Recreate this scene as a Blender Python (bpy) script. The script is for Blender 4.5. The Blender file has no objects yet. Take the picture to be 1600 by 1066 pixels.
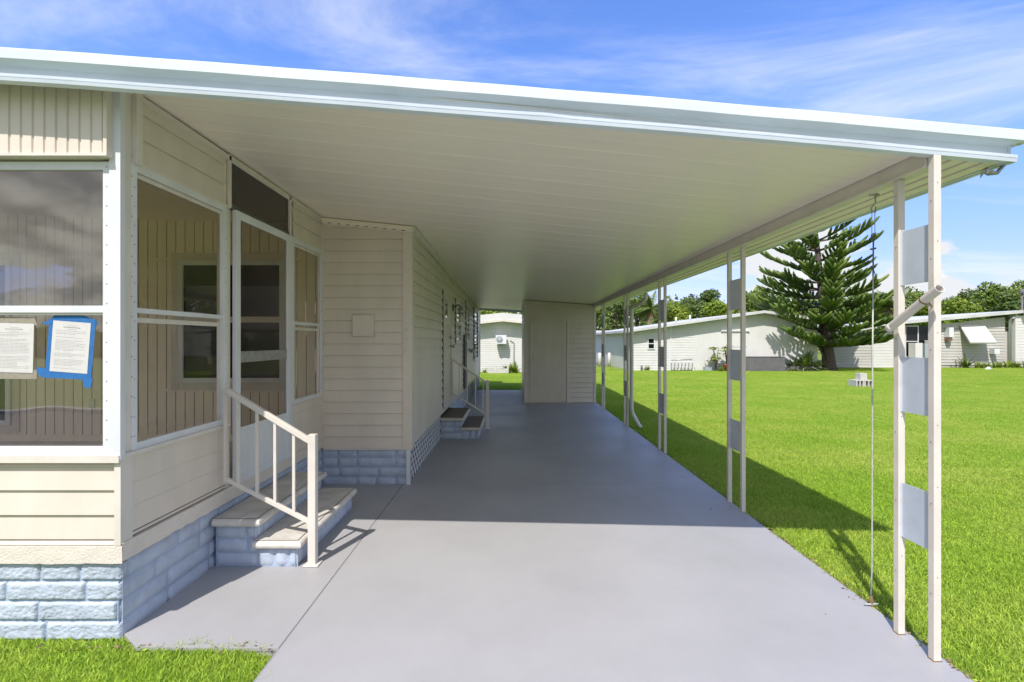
import bpy, math, random
from mathutils import Vector, Matrix, noise
S = bpy.context.scene
COL = S.collection
R = math.radians
random.seed(7)
# ------------------------------------------------------------ camera
cam = bpy.data.objects.new('camera', bpy.data.cameras.new('camera'))
COL.objects.link(cam)
cam.location = (0, 0, 1.5)
cam.rotation_euler = (R(90), 0, 0)
cam.data.sensor_width = 36
cam.data.lens = 18
cam.data.shift_y = -0.0006
cam.data.clip_start = 0.05
cam.data.clip_end = 3000
S.camera = cam
# ------------------------------------------------------------ light
SX, SY = -0.37, -1.0
_n = math.hypot(SX, SY); EL = R(53.0)
SUN = Vector((SX/_n*math.cos(EL), SY/_n*math.cos(EL), math.sin(EL)))
sun = bpy.data.objects.new('sun', bpy.data.lights.new('sun', 'SUN'))
COL.objects.link(sun)
sun.data.energy = 3.5
sun.data.angle = R(0.5)
sun.data.color = (1.0, 0.95, 0.90)
sun.rotation_euler = SUN.to_track_quat('Z', 'Y').to_euler()
sun.location = (-5, -12, 20)
S.view_settings.view_transform = 'Standard'
S.view_settings.look = 'None'
S.view_settings.exposure = 0.62
S.view_settings.gamma = 1.0
S.cycles.diffuse_bounces = 8
S.cycles.max_bounces = 14
W = bpy.data.worlds.new('World'); S.world = W; W.use_nodes = True
nt = W.node_tree; nt.nodes.clear()
def N(nt, t, **k):
    n = nt.nodes.new(t)
    for a, b in k.items():
        if a.startswith('i_'):
            n.inputs[a[2:].replace('_', ' ')].default_value = b
        else: setattr(n, a, b)
    return n
def L(nt, a, b): nt.links.new(a, b)
def M_(nt, op, a, b=None, c=None, clamp=False):
    n = nt.nodes.new('ShaderNodeMath'); n.operation = op; n.use_clamp = clamp
    for i, v in enumerate((a, b, c)):
        if v is None: continue
        if isinstance(v, (int, float)): n.inputs[i].default_value = v
        else: nt.links.new(v, n.inputs[i])
    return n.outputs[0]
def SS(nt, v, a, b):
    n = nt.nodes.new('ShaderNodeMapRange'); n.interpolation_type = 'SMOOTHSTEP'
    nt.links.new(v, n.inputs[0]); n.inputs[1].default_value = a; n.inputs[2].default_value = b
    return n.outputs[0]
sky = N(nt, 'ShaderNodeTexSky', sky_type='NISHITA', sun_disc=False, sun_elevation=EL,
        sun_rotation=math.atan2(SX, SY), altitude=0, air_density=1.0, dust_density=0.6, ozone_density=2.2)
hs = N(nt, 'ShaderNodeHueSaturation'); hs.inputs['Saturation'].default_value = 1.2
hs.inputs['Hue'].default_value = 0.507
hs.inputs['Value'].default_value = 1.12
L(nt, sky.outputs[0], hs.inputs['Color'])
tc = N(nt, 'ShaderNodeTexCoord')
sx = N(nt, 'ShaderNodeSeparateXYZ'); L(nt, tc.outputs['Generated'], sx.inputs[0])
X_, Y_, Z_ = sx.outputs
zz = M_(nt, 'MAXIMUM', Z_, 0.02)
gr = N(nt, 'ShaderNodeMixRGB'); L(nt, SS(nt, Z_, -0.02, 0.42), gr.inputs[0]); gr.inputs[1].default_value = (0.68, 0.57, 0.86, 1); gr.inputs[2].default_value = (1.22, 1.17, 1.36, 1)
tn = N(nt, 'ShaderNodeMixRGB', blend_type='MULTIPLY'); tn.inputs[0].default_value = 1; L(nt, hs.outputs[0], tn.inputs[1]); L(nt, gr.outputs[0], tn.inputs[2])
# high thin cloud, on a plane overhead
den = M_(nt, 'ADD', zz, 0.12)
cx = N(nt, 'ShaderNodeCombineXYZ'); L(nt, M_(nt, 'MULTIPLY', M_(nt, 'DIVIDE', X_, den), 0.8), cx.inputs[0]); L(nt, M_(nt, 'MULTIPLY', M_(nt, 'DIVIDE', Y_, den), 1.5), cx.inputs[1])
n1 = N(nt, 'ShaderNodeTexNoise'); n1.inputs['Scale'].default_value = 0.75; n1.inputs['Detail'].default_value = 9; n1.inputs['Roughness'].default_value = 0.62; n1.inputs['Distortion'].default_value = 0.6
mpc = N(nt, 'ShaderNodeMapping'); mpc.inputs['Rotation'].default_value = (0, 0, R(24)); mpc.inputs['Location'].default_value = (3.85, 0.74, 0)
L(nt, cx.outputs[0], mpc.inputs[0]); L(nt, mpc.outputs[0], n1.inputs['Vector'])
cir = M_(nt, 'MULTIPLY', SS(nt, n1.outputs[0], 0.45, 0.72), 0.62)
# cumulus low on the horizon, taller behind the camera
n2 = N(nt, 'ShaderNodeTexNoise'); n2.inputs['Scale'].default_value = 5.5; n2.inputs['Detail'].default_value = 8; n2.inputs['Roughness'].default_value = 0.55
mp2 = N(nt, 'ShaderNodeMapping'); mp2.inputs['Scale'].default_value = (1, 1, 1.9); mp2.inputs['Location'].default_value = (0.35, 0.0, 0.1)
L(nt, tc.outputs['Generated'], mp2.inputs[0]); L(nt, mp2.outputs[0], n2.inputs['Vector'])
back = SS(nt, Y_, 0.1, -0.5)
lim = M_(nt, 'ADD', 0.15, M_(nt, 'MULTIPLY', back, 0.75))
ratio = M_(nt, 'DIVIDE', Z_, lim)
thr = M_(nt, 'ADD', 0.355, M_(nt, 'MULTIPLY', ratio, 0.17))
cu = SS(nt, M_(nt, 'SUBTRACT', n2.outputs[0], thr), 0.0, 0.05)
n3 = N(nt, 'ShaderNodeTexNoise'); n3.inputs['Scale'].default_value = 14; n3.inputs['Detail'].default_value = 5
L(nt, mp2.outputs[0], n3.inputs['Vector'])
shade = N(nt, 'ShaderNodeMixRGB'); L(nt, n3.outputs[0], shade.inputs[0])
shade.inputs[1].default_value = (1.9, 2.1, 2.6, 1); shade.inputs[2].default_value = (4.9, 5.0, 5.1, 1)
L(nt, M_(nt, 'MAXIMUM', SS(nt, n3.outputs[0], 0.3, 0.62), M_(nt, 'MULTIPLY', M_(nt, 'SUBTRACT', 1.0, back), 0.82)), shade.inputs[0])
mixa = N(nt, 'ShaderNodeMixRGB'); L(nt, cir, mixa.inputs[0]); L(nt, tn.outputs[0], mixa.inputs[1]); mixa.inputs[2].default_value = (4.9, 5.15, 5.6, 1)
mixb = N(nt, 'ShaderNodeMixRGB'); L(nt, cu, mixb.inputs[0]); L(nt, mixa.outputs[0], mixb.inputs[1]); L(nt, shade.outputs[0], mixb.inputs[2])
bg = N(nt, 'ShaderNodeBackground'); bg.inputs[1].default_value = 0.13
L(nt, mixb.outputs[0], bg.inputs[0])
wo = N(nt, 'ShaderNodeOutputWorld'); L(nt, bg.outputs[0], wo.inputs[0])

# ------------------------------------------------------------ materials
def mat(name, col, rough=0.6, var=0.08, vscale=4.0, bump=0.0, bscale=60.0, metal=0.0, spec=0.5, col2=None, streak=None, island=0.0, trans=0.0, smear=0.0):
    m = bpy.data.materials.new(name); m.use_nodes = True
    t = m.node_tree; b = t.nodes['Principled BSDF']
    b.inputs['Roughness'].default_value = rough; b.inputs['Metallic'].default_value = metal
    b.inputs['Specular IOR Level'].default_value = spec
    g = N(t, 'ShaderNodeNewGeometry')
    mp = N(t, 'ShaderNodeMapping'); L(t, g.outputs['Position'], mp.inputs[0])
    if streak: mp.inputs['Scale'].default_value = streak
    nz = N(t, 'ShaderNodeTexNoise'); nz.inputs['Scale'].default_value = vscale; nz.inputs['Detail'].default_value = 7; nz.inputs['Roughness'].default_value = 0.62
    L(t, mp.outputs[0], nz.inputs['Vector'])
    c2 = col2 if col2 else tuple(c*(1-var*3.2) for c in col)
    c1 = col if col2 else tuple(min(c*(1+var*1.2), 0.95) for c in col)
    mx = N(t, 'ShaderNodeMixRGB'); L(t, SS(t, nz.outputs[0], 0.3, 0.75), mx.inputs[0])
    mx.inputs[1].default_value = (*c1, 1); mx.inputs[2].default_value = (*c2, 1)
    out = mx.outputs[0]
    if island:
        h = N(t, 'ShaderNodeHueSaturation'); L(t, out, h.inputs['Color'])
        L(t, M_(t, 'ADD', M_(t, 'MULTIPLY', g.outputs['Random Per Island'], island*2), 1-island), h.inputs['Value'])
        L(t, M_(t, 'ADD', M_(t, 'MULTIPLY', g.outputs['Random Per Island'], -0.035), 0.517), h.inputs['Hue'])
        out = h.outputs[0]
    L(t, out, b.inputs['Base Color'])
    if smear:
        L(t, M_(t, 'ADD', M_(t, 'MULTIPLY', nz.outputs[0], smear), rough-smear/2), b.inputs['Roughness'])
    if bump:
        n2 = N(t, 'ShaderNodeTexNoise'); n2.inputs['Scale'].default_value = bscale; n2.inputs['Detail'].default_value = 6
        L(t, g.outputs['Position'], n2.inputs['Vector'])
        bp = N(t, 'ShaderNodeBump'); bp.inputs['Strength'].default_value = bump; bp.inputs['Distance'].default_value = 0.004
        L(t, n2.outputs[0], bp.inputs['Height']); L(t, bp.outputs[0], b.inputs['Normal'])
    if trans:
        tr = N(t, 'ShaderNodeBsdfTranslucent'); L(t, out, tr.inputs[0])
        ms = N(t, 'ShaderNodeMixShader'); ms.inputs[0].default_value = trans
        L(t, b.outputs[0], ms.inputs[1]); L(t, tr.outputs[0], ms.inputs[2])
        L(t, ms.outputs[0], t.nodes['Material Output'].inputs[0])
    return m
def glass_mat(name, tint, refl):
    m = bpy.data.materials.new(name); m.use_nodes = True; t = m.node_tree; t.nodes.clear()
    tr = N(t, 'ShaderNodeBsdfTransparent'); tr.inputs[0].default_value = (*tint, 1)
    gl = N(t, 'ShaderNodeBsdfGlossy'); gl.inputs[0].default_value = (1, 1, 1, 1); gl.inputs['Roughness'].default_value = 0.015
    fr = N(t, 'ShaderNodeFresnel'); fr.inputs[0].default_value = 1.5
    nz = N(t, 'ShaderNodeTexNoise'); nz.inputs['Scale'].default_value = 1.6; g = N(t, 'ShaderNodeNewGeometry'); L(t, g.outputs['Position'], nz.inputs['Vector'])
    bp = N(t, 'ShaderNodeBump'); bp.inputs['Strength'].default_value = 0.05; bp.inputs['Distance'].default_value = 0.05; L(t, nz.outputs[0], bp.inputs['Height']); L(t, bp.outputs[0], gl.inputs['Normal'])
    ms = N(t, 'ShaderNodeMixShader'); L(t, M_(t, 'ADD', fr.outputs[0], refl, clamp=True), ms.inputs[0])
    L(t, tr.outputs[0], ms.inputs[1]); L(t, gl.outputs[0], ms.inputs[2])
    o = N(t, 'ShaderNodeOutputMaterial'); L(t, ms.outputs[0], o.inputs[0])
    return m
K = {}
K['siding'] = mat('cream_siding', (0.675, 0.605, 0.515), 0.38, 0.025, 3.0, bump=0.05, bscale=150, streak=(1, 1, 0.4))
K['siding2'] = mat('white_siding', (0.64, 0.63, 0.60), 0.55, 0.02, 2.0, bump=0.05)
K['greysiding'] = mat('grey_siding', (0.50, 0.48, 0.44), 0.6, 0.04, 1.0)
K['trim'] = mat('cream_trim', (0.68, 0.63, 0.56), 0.45, 0.03, 5.0)
K['white'] = mat('white_aluminium', (0.68, 0.69, 0.70), 0.38, 0.03, 6.0, streak=(1, 1, 0.25))
K['fascia'] = mat('fascia_white', (0.67, 0.735, 0.81), 0.4, 0.03, 4.0, streak=(0.6, 1, 3))
K['ceiling'] = mat('ceiling_cream', (0.90, 0.815, 0.71), 0.33, 0.012, 3, smear=0.06, streak=(0.5, 6, 1))
K['stucco'] = mat('stucco_cream', (0.68, 0.62, 0.54), 0.85, 0.02, 14, bump=1.0, bscale=90)
K['brick'] = mat('blue_painted_block', (0.455, 0.515, 0.61), 0.75, 0.05, 9, bump=1.0, bscale=110)
K['mortar'] = mat('blue_mortar', (0.35, 0.43, 0.55), 0.8, 0.05, 9, bump=0.8, bscale=90)
K['slab'] = mat('grey_painted_concrete', (0.368, 0.362, 0.360), 0.5, 0.035, 0.9, bump=0.2, bscale=120, smear=0.3)
K['joint'] = mat('slab_joint', (0.25, 0.25, 0.26), 0.8, 0.05, 9)
K['tread'] = mat('worn_cream_tread', (0.62, 0.585, 0.52), 0.6, 0.07, 6, bump=0.4, bscale=60)
K['treadtop'] = mat('grey_tread_paint', (0.56, 0.53, 0.475), 0.7, 0.07, 7, bump=0.5, bscale=80)
K['treadbrown'] = mat('brown_tread_paint', (0.15, 0.125, 0.10), 0.7, 0.07, 7, bump=0.5, bscale=80)
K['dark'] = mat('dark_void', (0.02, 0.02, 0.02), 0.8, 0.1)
K['line'] = mat('tread_gap', (0.06, 0.06, 0.06), 0.8, 0.1)
K['panelblue'] = mat('blue_grey_sheet', (0.54, 0.60, 0.67), 0.45, 0.03, 5)
K['interior'] = mat('interior_panelling', (0.88, 0.78, 0.65), 0.6, 0.02, 3, streak=(4, 4, 0.5))
K['groove'] = mat('panel_groove', (0.34, 0.28, 0.21), 0.7, 0.04)
K['floor'] = mat('interior_carpet', (0.66, 0.60, 0.51), 0.9, 0.06, 12)
K['metal'] = mat('galvanised', (0.42, 0.42, 0.42), 0.4, 0.1, 30, metal=0.8)
K['rust'] = mat('rusty_steel', (0.20, 0.12, 0.07), 0.8, 0.1, 40)
K['cable'] = mat('steel_cable', (0.45, 0.46, 0.44), 0.5, 0.08, 50)
K['screw'] = mat('screw_grey', (0.18, 0.18, 0.19), 0.5, 0.1, 50)
K['tape'] = mat('blue_masking_tape', (0.03, 0.17, 0.46), 0.6, 0.05, 40, trans=0.15)
K['greytape'] = mat('aged_grey_tape', (0.30, 0.27, 0.21), 0.6, 0.05, 40)
K['paper'] = mat('notice_paper', (0.60, 0.585, 0.555), 0.7, 0.02, 20)
K['ink'] = mat('faint_ink', (0.30, 0.28, 0.27), 0.8, 0.05, 80)
K['inkdark'] = mat('dark_ink', (0.08, 0.08, 0.08), 0.8, 0.05, 80)
K['lapshade'] = mat('painted_lap_shade', (0.50, 0.455, 0.37), 0.9, 0.06, 9)  # darker cream that paints the shadow line under each lap
K['soil'] = mat('soil', (0.11, 0.08, 0.05), 0.95, 0.1, 30, bump=1, bscale=60)
K['lawn'] = mat('lawn_ground', (0.15, 0.23, 0.022), 0.95, 0.1, 1.2, col2=(0.20, 0.25, 0.04), bump=0.8, bscale=30)
K['blade'] = mat('grass_blade', (0.34, 0.53, 0.05), 0.55, 0.1, 0.7, col2=(0.50, 0.60, 0.11), island=0.32, trans=0.38, spec=0.25)
K['asphalt'] = mat('asphalt', (0.12, 0.12, 0.12), 0.9, 0.1, 3, bump=0.5)
K['concrete'] = mat('pale_concrete', (0.55, 0.53, 0.48), 0.85, 0.06, 6, bump=0.6)
K['bark'] = mat('bark', (0.13, 0.10, 0.08), 0.9, 0.12, 14, bump=1, bscale=25)
K['pine'] = mat('pine_foliage', (0.07, 0.13, 0.025), 0.6, 0.1, 2, col2=(0.15, 0.21, 0.035), island=0.35, spec=0.25)
K['leafa'] = mat('leaf_mid', (0.14, 0.22, 0.04), 0.6, 0.1, 0.5, col2=(0.23, 0.30, 0.06), island=0.4, trans=0.25, spec=0.2)
K['leafb'] = mat('leaf_bright', (0.20, 0.29, 0.035), 0.6, 0.1, 0.5, col2=(0.27, 0.34, 0.05), island=0.35, trans=0.3, spec=0.2)
K['leafc'] = mat('leaf_dark', (0.09, 0.15, 0.04), 0.6, 0.1, 0.5, col2=(0.15, 0.20, 0.055), island=0.4, trans=0.2, spec=0.2)
K['palm'] = mat('palm_frond', (0.12, 0.19, 0.035), 0.5, 0.1, 0.8, col2=(0.18, 0.23, 0.06), island=0.3, trans=0.25, spec=0.3)
K['deadpalm'] = mat('dead_frond', (0.25, 0.17, 0.10), 0.8, 0.1, 0.8, island=0.3)
K['greybox'] = mat('dark_grey_paint', (0.13, 0.125, 0.13), 0.7, 0.06, 4)
K['red'] = mat('red_plastic', (0.45, 0.07, 0.05), 0.5, 0.06, 4)
K['bluebox'] = mat('blue_plastic', (0.02, 0.05, 0.22), 0.4, 0.05, 8)
K['greypanel'] = mat('distant_blue_grey', (0.34, 0.38, 0.40), 0.6, 0.05, 2)
K['roofgrey'] = mat('roof_pale', (0.58, 0.58, 0.56), 0.6, 0.06, 1)
K['glassdark'] = mat('dark_window_glass', (0.010, 0.011, 0.010), 0.03, 0.0, 1, spec=0.45)
K['screen'] = glass_mat('dark_screen', (0.22, 0.20, 0.17), 0.02)
K['glass'] = glass_mat('porch_glass', (0.93, 0.88, 0.80), 0.10)
K['glassup'] = glass_mat('upper_porch_glass', (0.78, 0.72, 0.65), 0.16)
K['tint'] = glass_mat('tinted_vinyl', (0.86, 0.82, 0.68), 0.0)
K['clear'] = glass_mat('clear_vinyl', (0.95, 0.94, 0.92), -0.045)
K['screenlite'] = glass_mat('insect_screen', (0.70, 0.67, 0.62), -0.05)

# ------------------------------------------------------------ mesh builder
class MB:
    def __init__(s): s.v = []; s.f = []; s.m = []; s.keys = []; s.sm = []
    def mi(s, k):
        if k not in s.keys: s.keys.append(k)
        return s.keys.index(k)
    def face(s, pts, k, smooth=False):
        i = len(s.v); s.v += [tuple(p) for p in pts]; s.f.append(tuple(range(i, i+len(pts)))); s.m.append(s.mi(k)); s.sm.append(smooth)
    def mesh(s, verts, faces, k, smooth=False):
        i = len(s.v); s.v += [tuple(p) for p in verts]; mi = s.mi(k)
        for f in faces: s.f.append(tuple(i+a for a in f)); s.m.append(mi); s.sm.append(smooth)
    def box(s, x0, x1, y0, y1, z0, z1, k):
        if x0 > x1: x0, x1 = x1, x0
        if y0 > y1: y0, y1 = y1, y0
        v = [(x0,y0,z0),(x1,y0,z0),(x1,y1,z0),(x0,y1,z0),(x0,y0,z1),(x1,y0,z1),(x1,y1,z1),(x0,y1,z1)]
        s.mesh(v, [(3,2,1,0),(4,5,6,7),(0,1,5,4),(1,2,6,5),(2,3,7,6),(3,0,4,7)], k)
    def hexa(s, v, k):   # 8 points: bottom ring, top ring
        s.mesh(v, [(3,2,1,0),(4,5,6,7),(0,1,5,4),(1,2,6,5),(2,3,7,6),(3,0,4,7)], k)
    def bar(s, p, q, w, h, k, up=(0,0,1)):
        p, q = Vector(p), Vector(q); d = (q-p).normalized(); u = Vector(up)
        a = d.cross(u)
        if a.length < 1e-4: a = d.cross(Vector((0,1,0)))
        a.normalize(); b = a.cross(d).normalized(); a *= w/2; b *= h/2
        s.hexa([p-a-b, p+a-b, p+a+b, p-a+b, q-a-b, q+a-b, q+a+b, q-a+b], k)
    def tube(s, pts, r, k, n=8, cap=True, smooth=True):
        pts = [Vector(p) for p in pts]; rs = r if isinstance(r, (list, tuple)) else [r]*len(pts)
        vs = []; fs = []
        ref = Vector((0.31, 0.17, 0.93))
        for i, p in enumerate(pts):
            d = (pts[min(i+1, len(pts)-1)]-pts[max(i-1, 0)])
            if d.length < 1e-9: d = Vector((0,0,1))
            d.normalize(); a = d.cross(ref)
            if a.length < 0.05: a = d.cross(Vector((1, 0, 0)))
            a.normalize(); b = d.cross(a)
            for j in range(n):
                t = 2*math.pi*j/n; vs.append(p+(a*math.cos(t)+b*math.sin(t))*rs[i])
        for i in range(len(pts)-1):
            for j in range(n):
                fs.append((i*n+j, i*n+(j+1) % n, (i+1)*n+(j+1) % n, (i+1)*n+j))
        if cap: fs.append(tuple(range(n-1, -1, -1))); fs.append(tuple((len(pts)-1)*n+j for j in range(n)))
        s.mesh(vs, fs, k, smooth)
    def build(s, name, parent=None, bevel=0, loc=None):
        me = bpy.data.meshes.new(name); me.from_pydata(s.v, [], s.f)
        for k in s.keys: me.materials.append(K[k])
        me.polygons.foreach_set('material_index', s.m); me.polygons.foreach_set('use_smooth', s.sm)
        me.update()
        o = bpy.data.objects.new(name, me); COL.objects.link(o)
        if parent is not None: attach(o, parent)
        if bevel:
            b = o.modifiers.new('bevel', 'BEVEL'); b.width = bevel; b.segments = 2; b.limit_method = 'ANGLE'; b.angle_limit = R(40)
        return o
def attach(o, parent):
    o.parent = parent
    if parent.type == 'EMPTY': o.matrix_parent_inverse = Matrix.Translation(-Vector(parent.location))
def thing(name, label, cat, loc=(0,0,0), group=None):
    o = bpy.data.objects.new(name, None); COL.objects.link(o); o.location = loc
    o['label'] = label; o['category'] = cat; o['kind'] = 'thing'
    if group: o['group'] = group
    return o
def tag(o, label, cat, group=None):
    o['label'] = label; o['category'] = cat
    if not o.get('kind'): o['kind'] = 'thing'
    if group: o['group'] = group
    return o
def struct(o): o['kind'] = 'structure'; return o

# ceiling height of the carport roof
def ceil(x, y):
    t = min(max((y-4)/8.3, 0), 1.4)
    return (2.605-0.105*t) - (0.103-0.035*t)*max(x, -4.2)
def clip(poly, f):
    out = []
    for i in range(len(poly)):
        a, b = poly[i], poly[(i+1) % len(poly)]; fa, fb = f(a), f(b)
        if fa >= 0: out.append(a)
        if fa*fb < 0:
            t = fa/(fa-fb); out.append(tuple(a[j]+(b[j]-a[j])*t for j in range(len(a))))
    return out
def lap(mb, p0, p1, n, z0, z1, sp, proj, k, z1b=None, first=None):
    """horizontal lap siding between plan points p0,p1 facing n; top may slope from z1 to z1b"""
    if z1b is None: z1b = z1
    p0, p1, n = Vector((*p0, 0)), Vector((*p1, 0)), Vector((*n, 0))
    Lh = (p1-p0).length; d = (p1-p0)/Lh
    z = z0; i = 0
    while z < max(z1, z1b)-1e-4:
        zt = z+(first if (i == 0 and first) else sp)
        poly = clip([(0, z), (Lh, z), (Lh, zt), (0, zt)], lambda q: (z1+(z1b-z1)*q[0]/Lh)-q[1])
        if len(poly) >= 3:
            pts = []
            for (u, w) in poly:
                off = proj*(1-(w-z)/(zt-z)*0.92)
                pts.append(p0+d*u+n*off+Vector((0,0,w)))
            mb.face(pts, k)
            zb = Vector((0, 0, z)); mb.face([p0+zb, p0+d*Lh+zb, p0+d*Lh+n*proj+zb, p0+n*proj+zb], k)
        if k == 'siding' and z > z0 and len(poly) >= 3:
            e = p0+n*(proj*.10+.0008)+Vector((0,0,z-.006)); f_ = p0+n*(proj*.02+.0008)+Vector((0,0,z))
            if z < min(z1, z1b): mb.face([e, e+d*Lh, f_+d*Lh, f_], 'lapshade')  # thin strip with the lap's shade put into its colour
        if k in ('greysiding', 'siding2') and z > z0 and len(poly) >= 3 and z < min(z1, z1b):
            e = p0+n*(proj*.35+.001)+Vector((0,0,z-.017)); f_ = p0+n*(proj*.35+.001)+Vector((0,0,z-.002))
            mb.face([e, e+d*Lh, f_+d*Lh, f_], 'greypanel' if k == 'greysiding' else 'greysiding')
        z = zt; i += 1
def frame(mb, o, u, v, n, w, h, t, d, k, d0=0.0):
    """rectangular frame; o corner, u/v unit axes, n outward"""
    o, u, v, n = Vector(o), Vector(u), Vector(v), Vector(n)
    def b(a0, a1, b0, b1):
        q = [o+u*a0+v*b0, o+u*a1+v*b0, o+u*a1+v*b1, o+u*a0+v*b1]
        mb.hexa([p+n*d0 for p in q]+[p+n*(d0+d) for p in q], k)
    b(0, t, 0, h); b(w-t, w, 0, h); b(t, w-t, 0, t); b(t, w-t, h-t, h)
def pane(mb, o, u, v, w, h, k):
    o, u, v = Vector(o), Vector(u), Vector(v); mb.face([o, o+u*w, o+u*w+v*h, o+v*h], k)

# ------------------------------------------------------------ ground, slab, road
m = MB(); m.face([(-400,-400,-.035),(400,-400,-.035),(400,600,-.035),(-400,600,-.035)], 'lawn'); struct(m.build('lawn_ground'))
m = MB(); m.box(-1.132, 2.035, -1.5, 15.5, -.12, 0, 'slab'); m.box(-1.14, -1.132, 2.5, 15.5, -.12, -.0025, 'joint')
PS = [(-1.985,2.62),(-1.84,2.505),(-1.14,2.495),(-1.14,5.36),(-1.985,5.36)]; m.face([(a,b,-.001) for a,b in PS], 'slab'); [m.face([(a[0],a[1],-.12),(b[0],b[1],-.12),(b[0],b[1],-.001),(a[0],a[1],-.001)], 'slab') for a,b in zip(PS, PS[1:])]; m.box(-1.14,-1.132,-1.5,2.5,-.12,-.001,'slab')
m.face([(-1.12,5.379,.0012),(2.03,5.372,.0012),(2.03,5.377,.0012),(-1.12,5.384,.0012)], 'joint')
struct(m.build('driveway_slab', bevel=0.004))
m = MB(); m.box(-60, 60, -5.5, -1.5, -.2, -.02, 'asphalt'); struct(m.build('road'))
m = MB(); m.box(-60, 60, -5.75, -5.5, -.2, .06, 'concrete'); struct(m.build('kerb', bevel=0.02))
# soil strips at slab edges
m = MB()
def soil_strip(pts):
    for (a, b, w) in pts:
        a, b = Vector(a), Vector(b); d = (b-a); Ln = d.length; d.normalize(); nrm = Vector((d.y, -d.x, 0)); k = int(Ln/0.05)
        prev = None
        for i in range(k+1):
            p = a+d*(Ln*i/k); ww = w*(0.5+noise.noise(p*6)*0.9+0.25); ww = max(ww, 0.012)
            cur = (p, p+nrm*ww+Vector((0,0,-.012)))
            if prev: m.face([prev[0], prev[1], cur[1], cur[0]], 'soil')
            prev = cur
soil_strip([((2.03, 16, -.014), (2.03, 1.2, -.014), -0.09), ((-1.1, 2.49, -.014), (-5, 2.53, -.014), -0.10), ((-1.15, 1.2, -.014),(-1.15, 2.5, -.014), -0.03)])
o = m.build('bare_soil'); struct(o)

m = MB(); rnd = random.Random(12)
for i in range(2200):
    y = 1.3+13*rnd.random()**1.8; x = 2.052+rnd.gauss(0, .014)+.012*noise.noise(Vector((y*2, 0, 0)))
    if rnd.random() < .012: x = 2.0-abs(rnd.gauss(0, .12))
    if rnd.random() < .02: x, y = -1.15-1.2*rnd.random(), 2.505+rnd.gauss(0, .018)
    z = .002 if (x < 2.033) else rnd.uniform(-.016, .004)
    a = rnd.uniform(0, 6.28); l = rnd.uniform(.004, .016); w_ = rnd.uniform(.002, .006)
    c = Vector((x, y, z)); u = Vector((math.cos(a), math.sin(a), rnd.uniform(0, .4)))*l; v = Vector((-math.sin(a), math.cos(a), .1))*w_
    m.face([c-u, c-v, c+u, c+v+Vector((0,0,.003))], rnd.choice(['soil', 'deadpalm', 'deadpalm', 'blade']))
o = m.build('leaf_litter'); o['kind'] = 'stuff'; o['label'] = 'dry leaf bits and crumbs along the driveway edge'; o['category'] = 'leaf litter'
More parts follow.
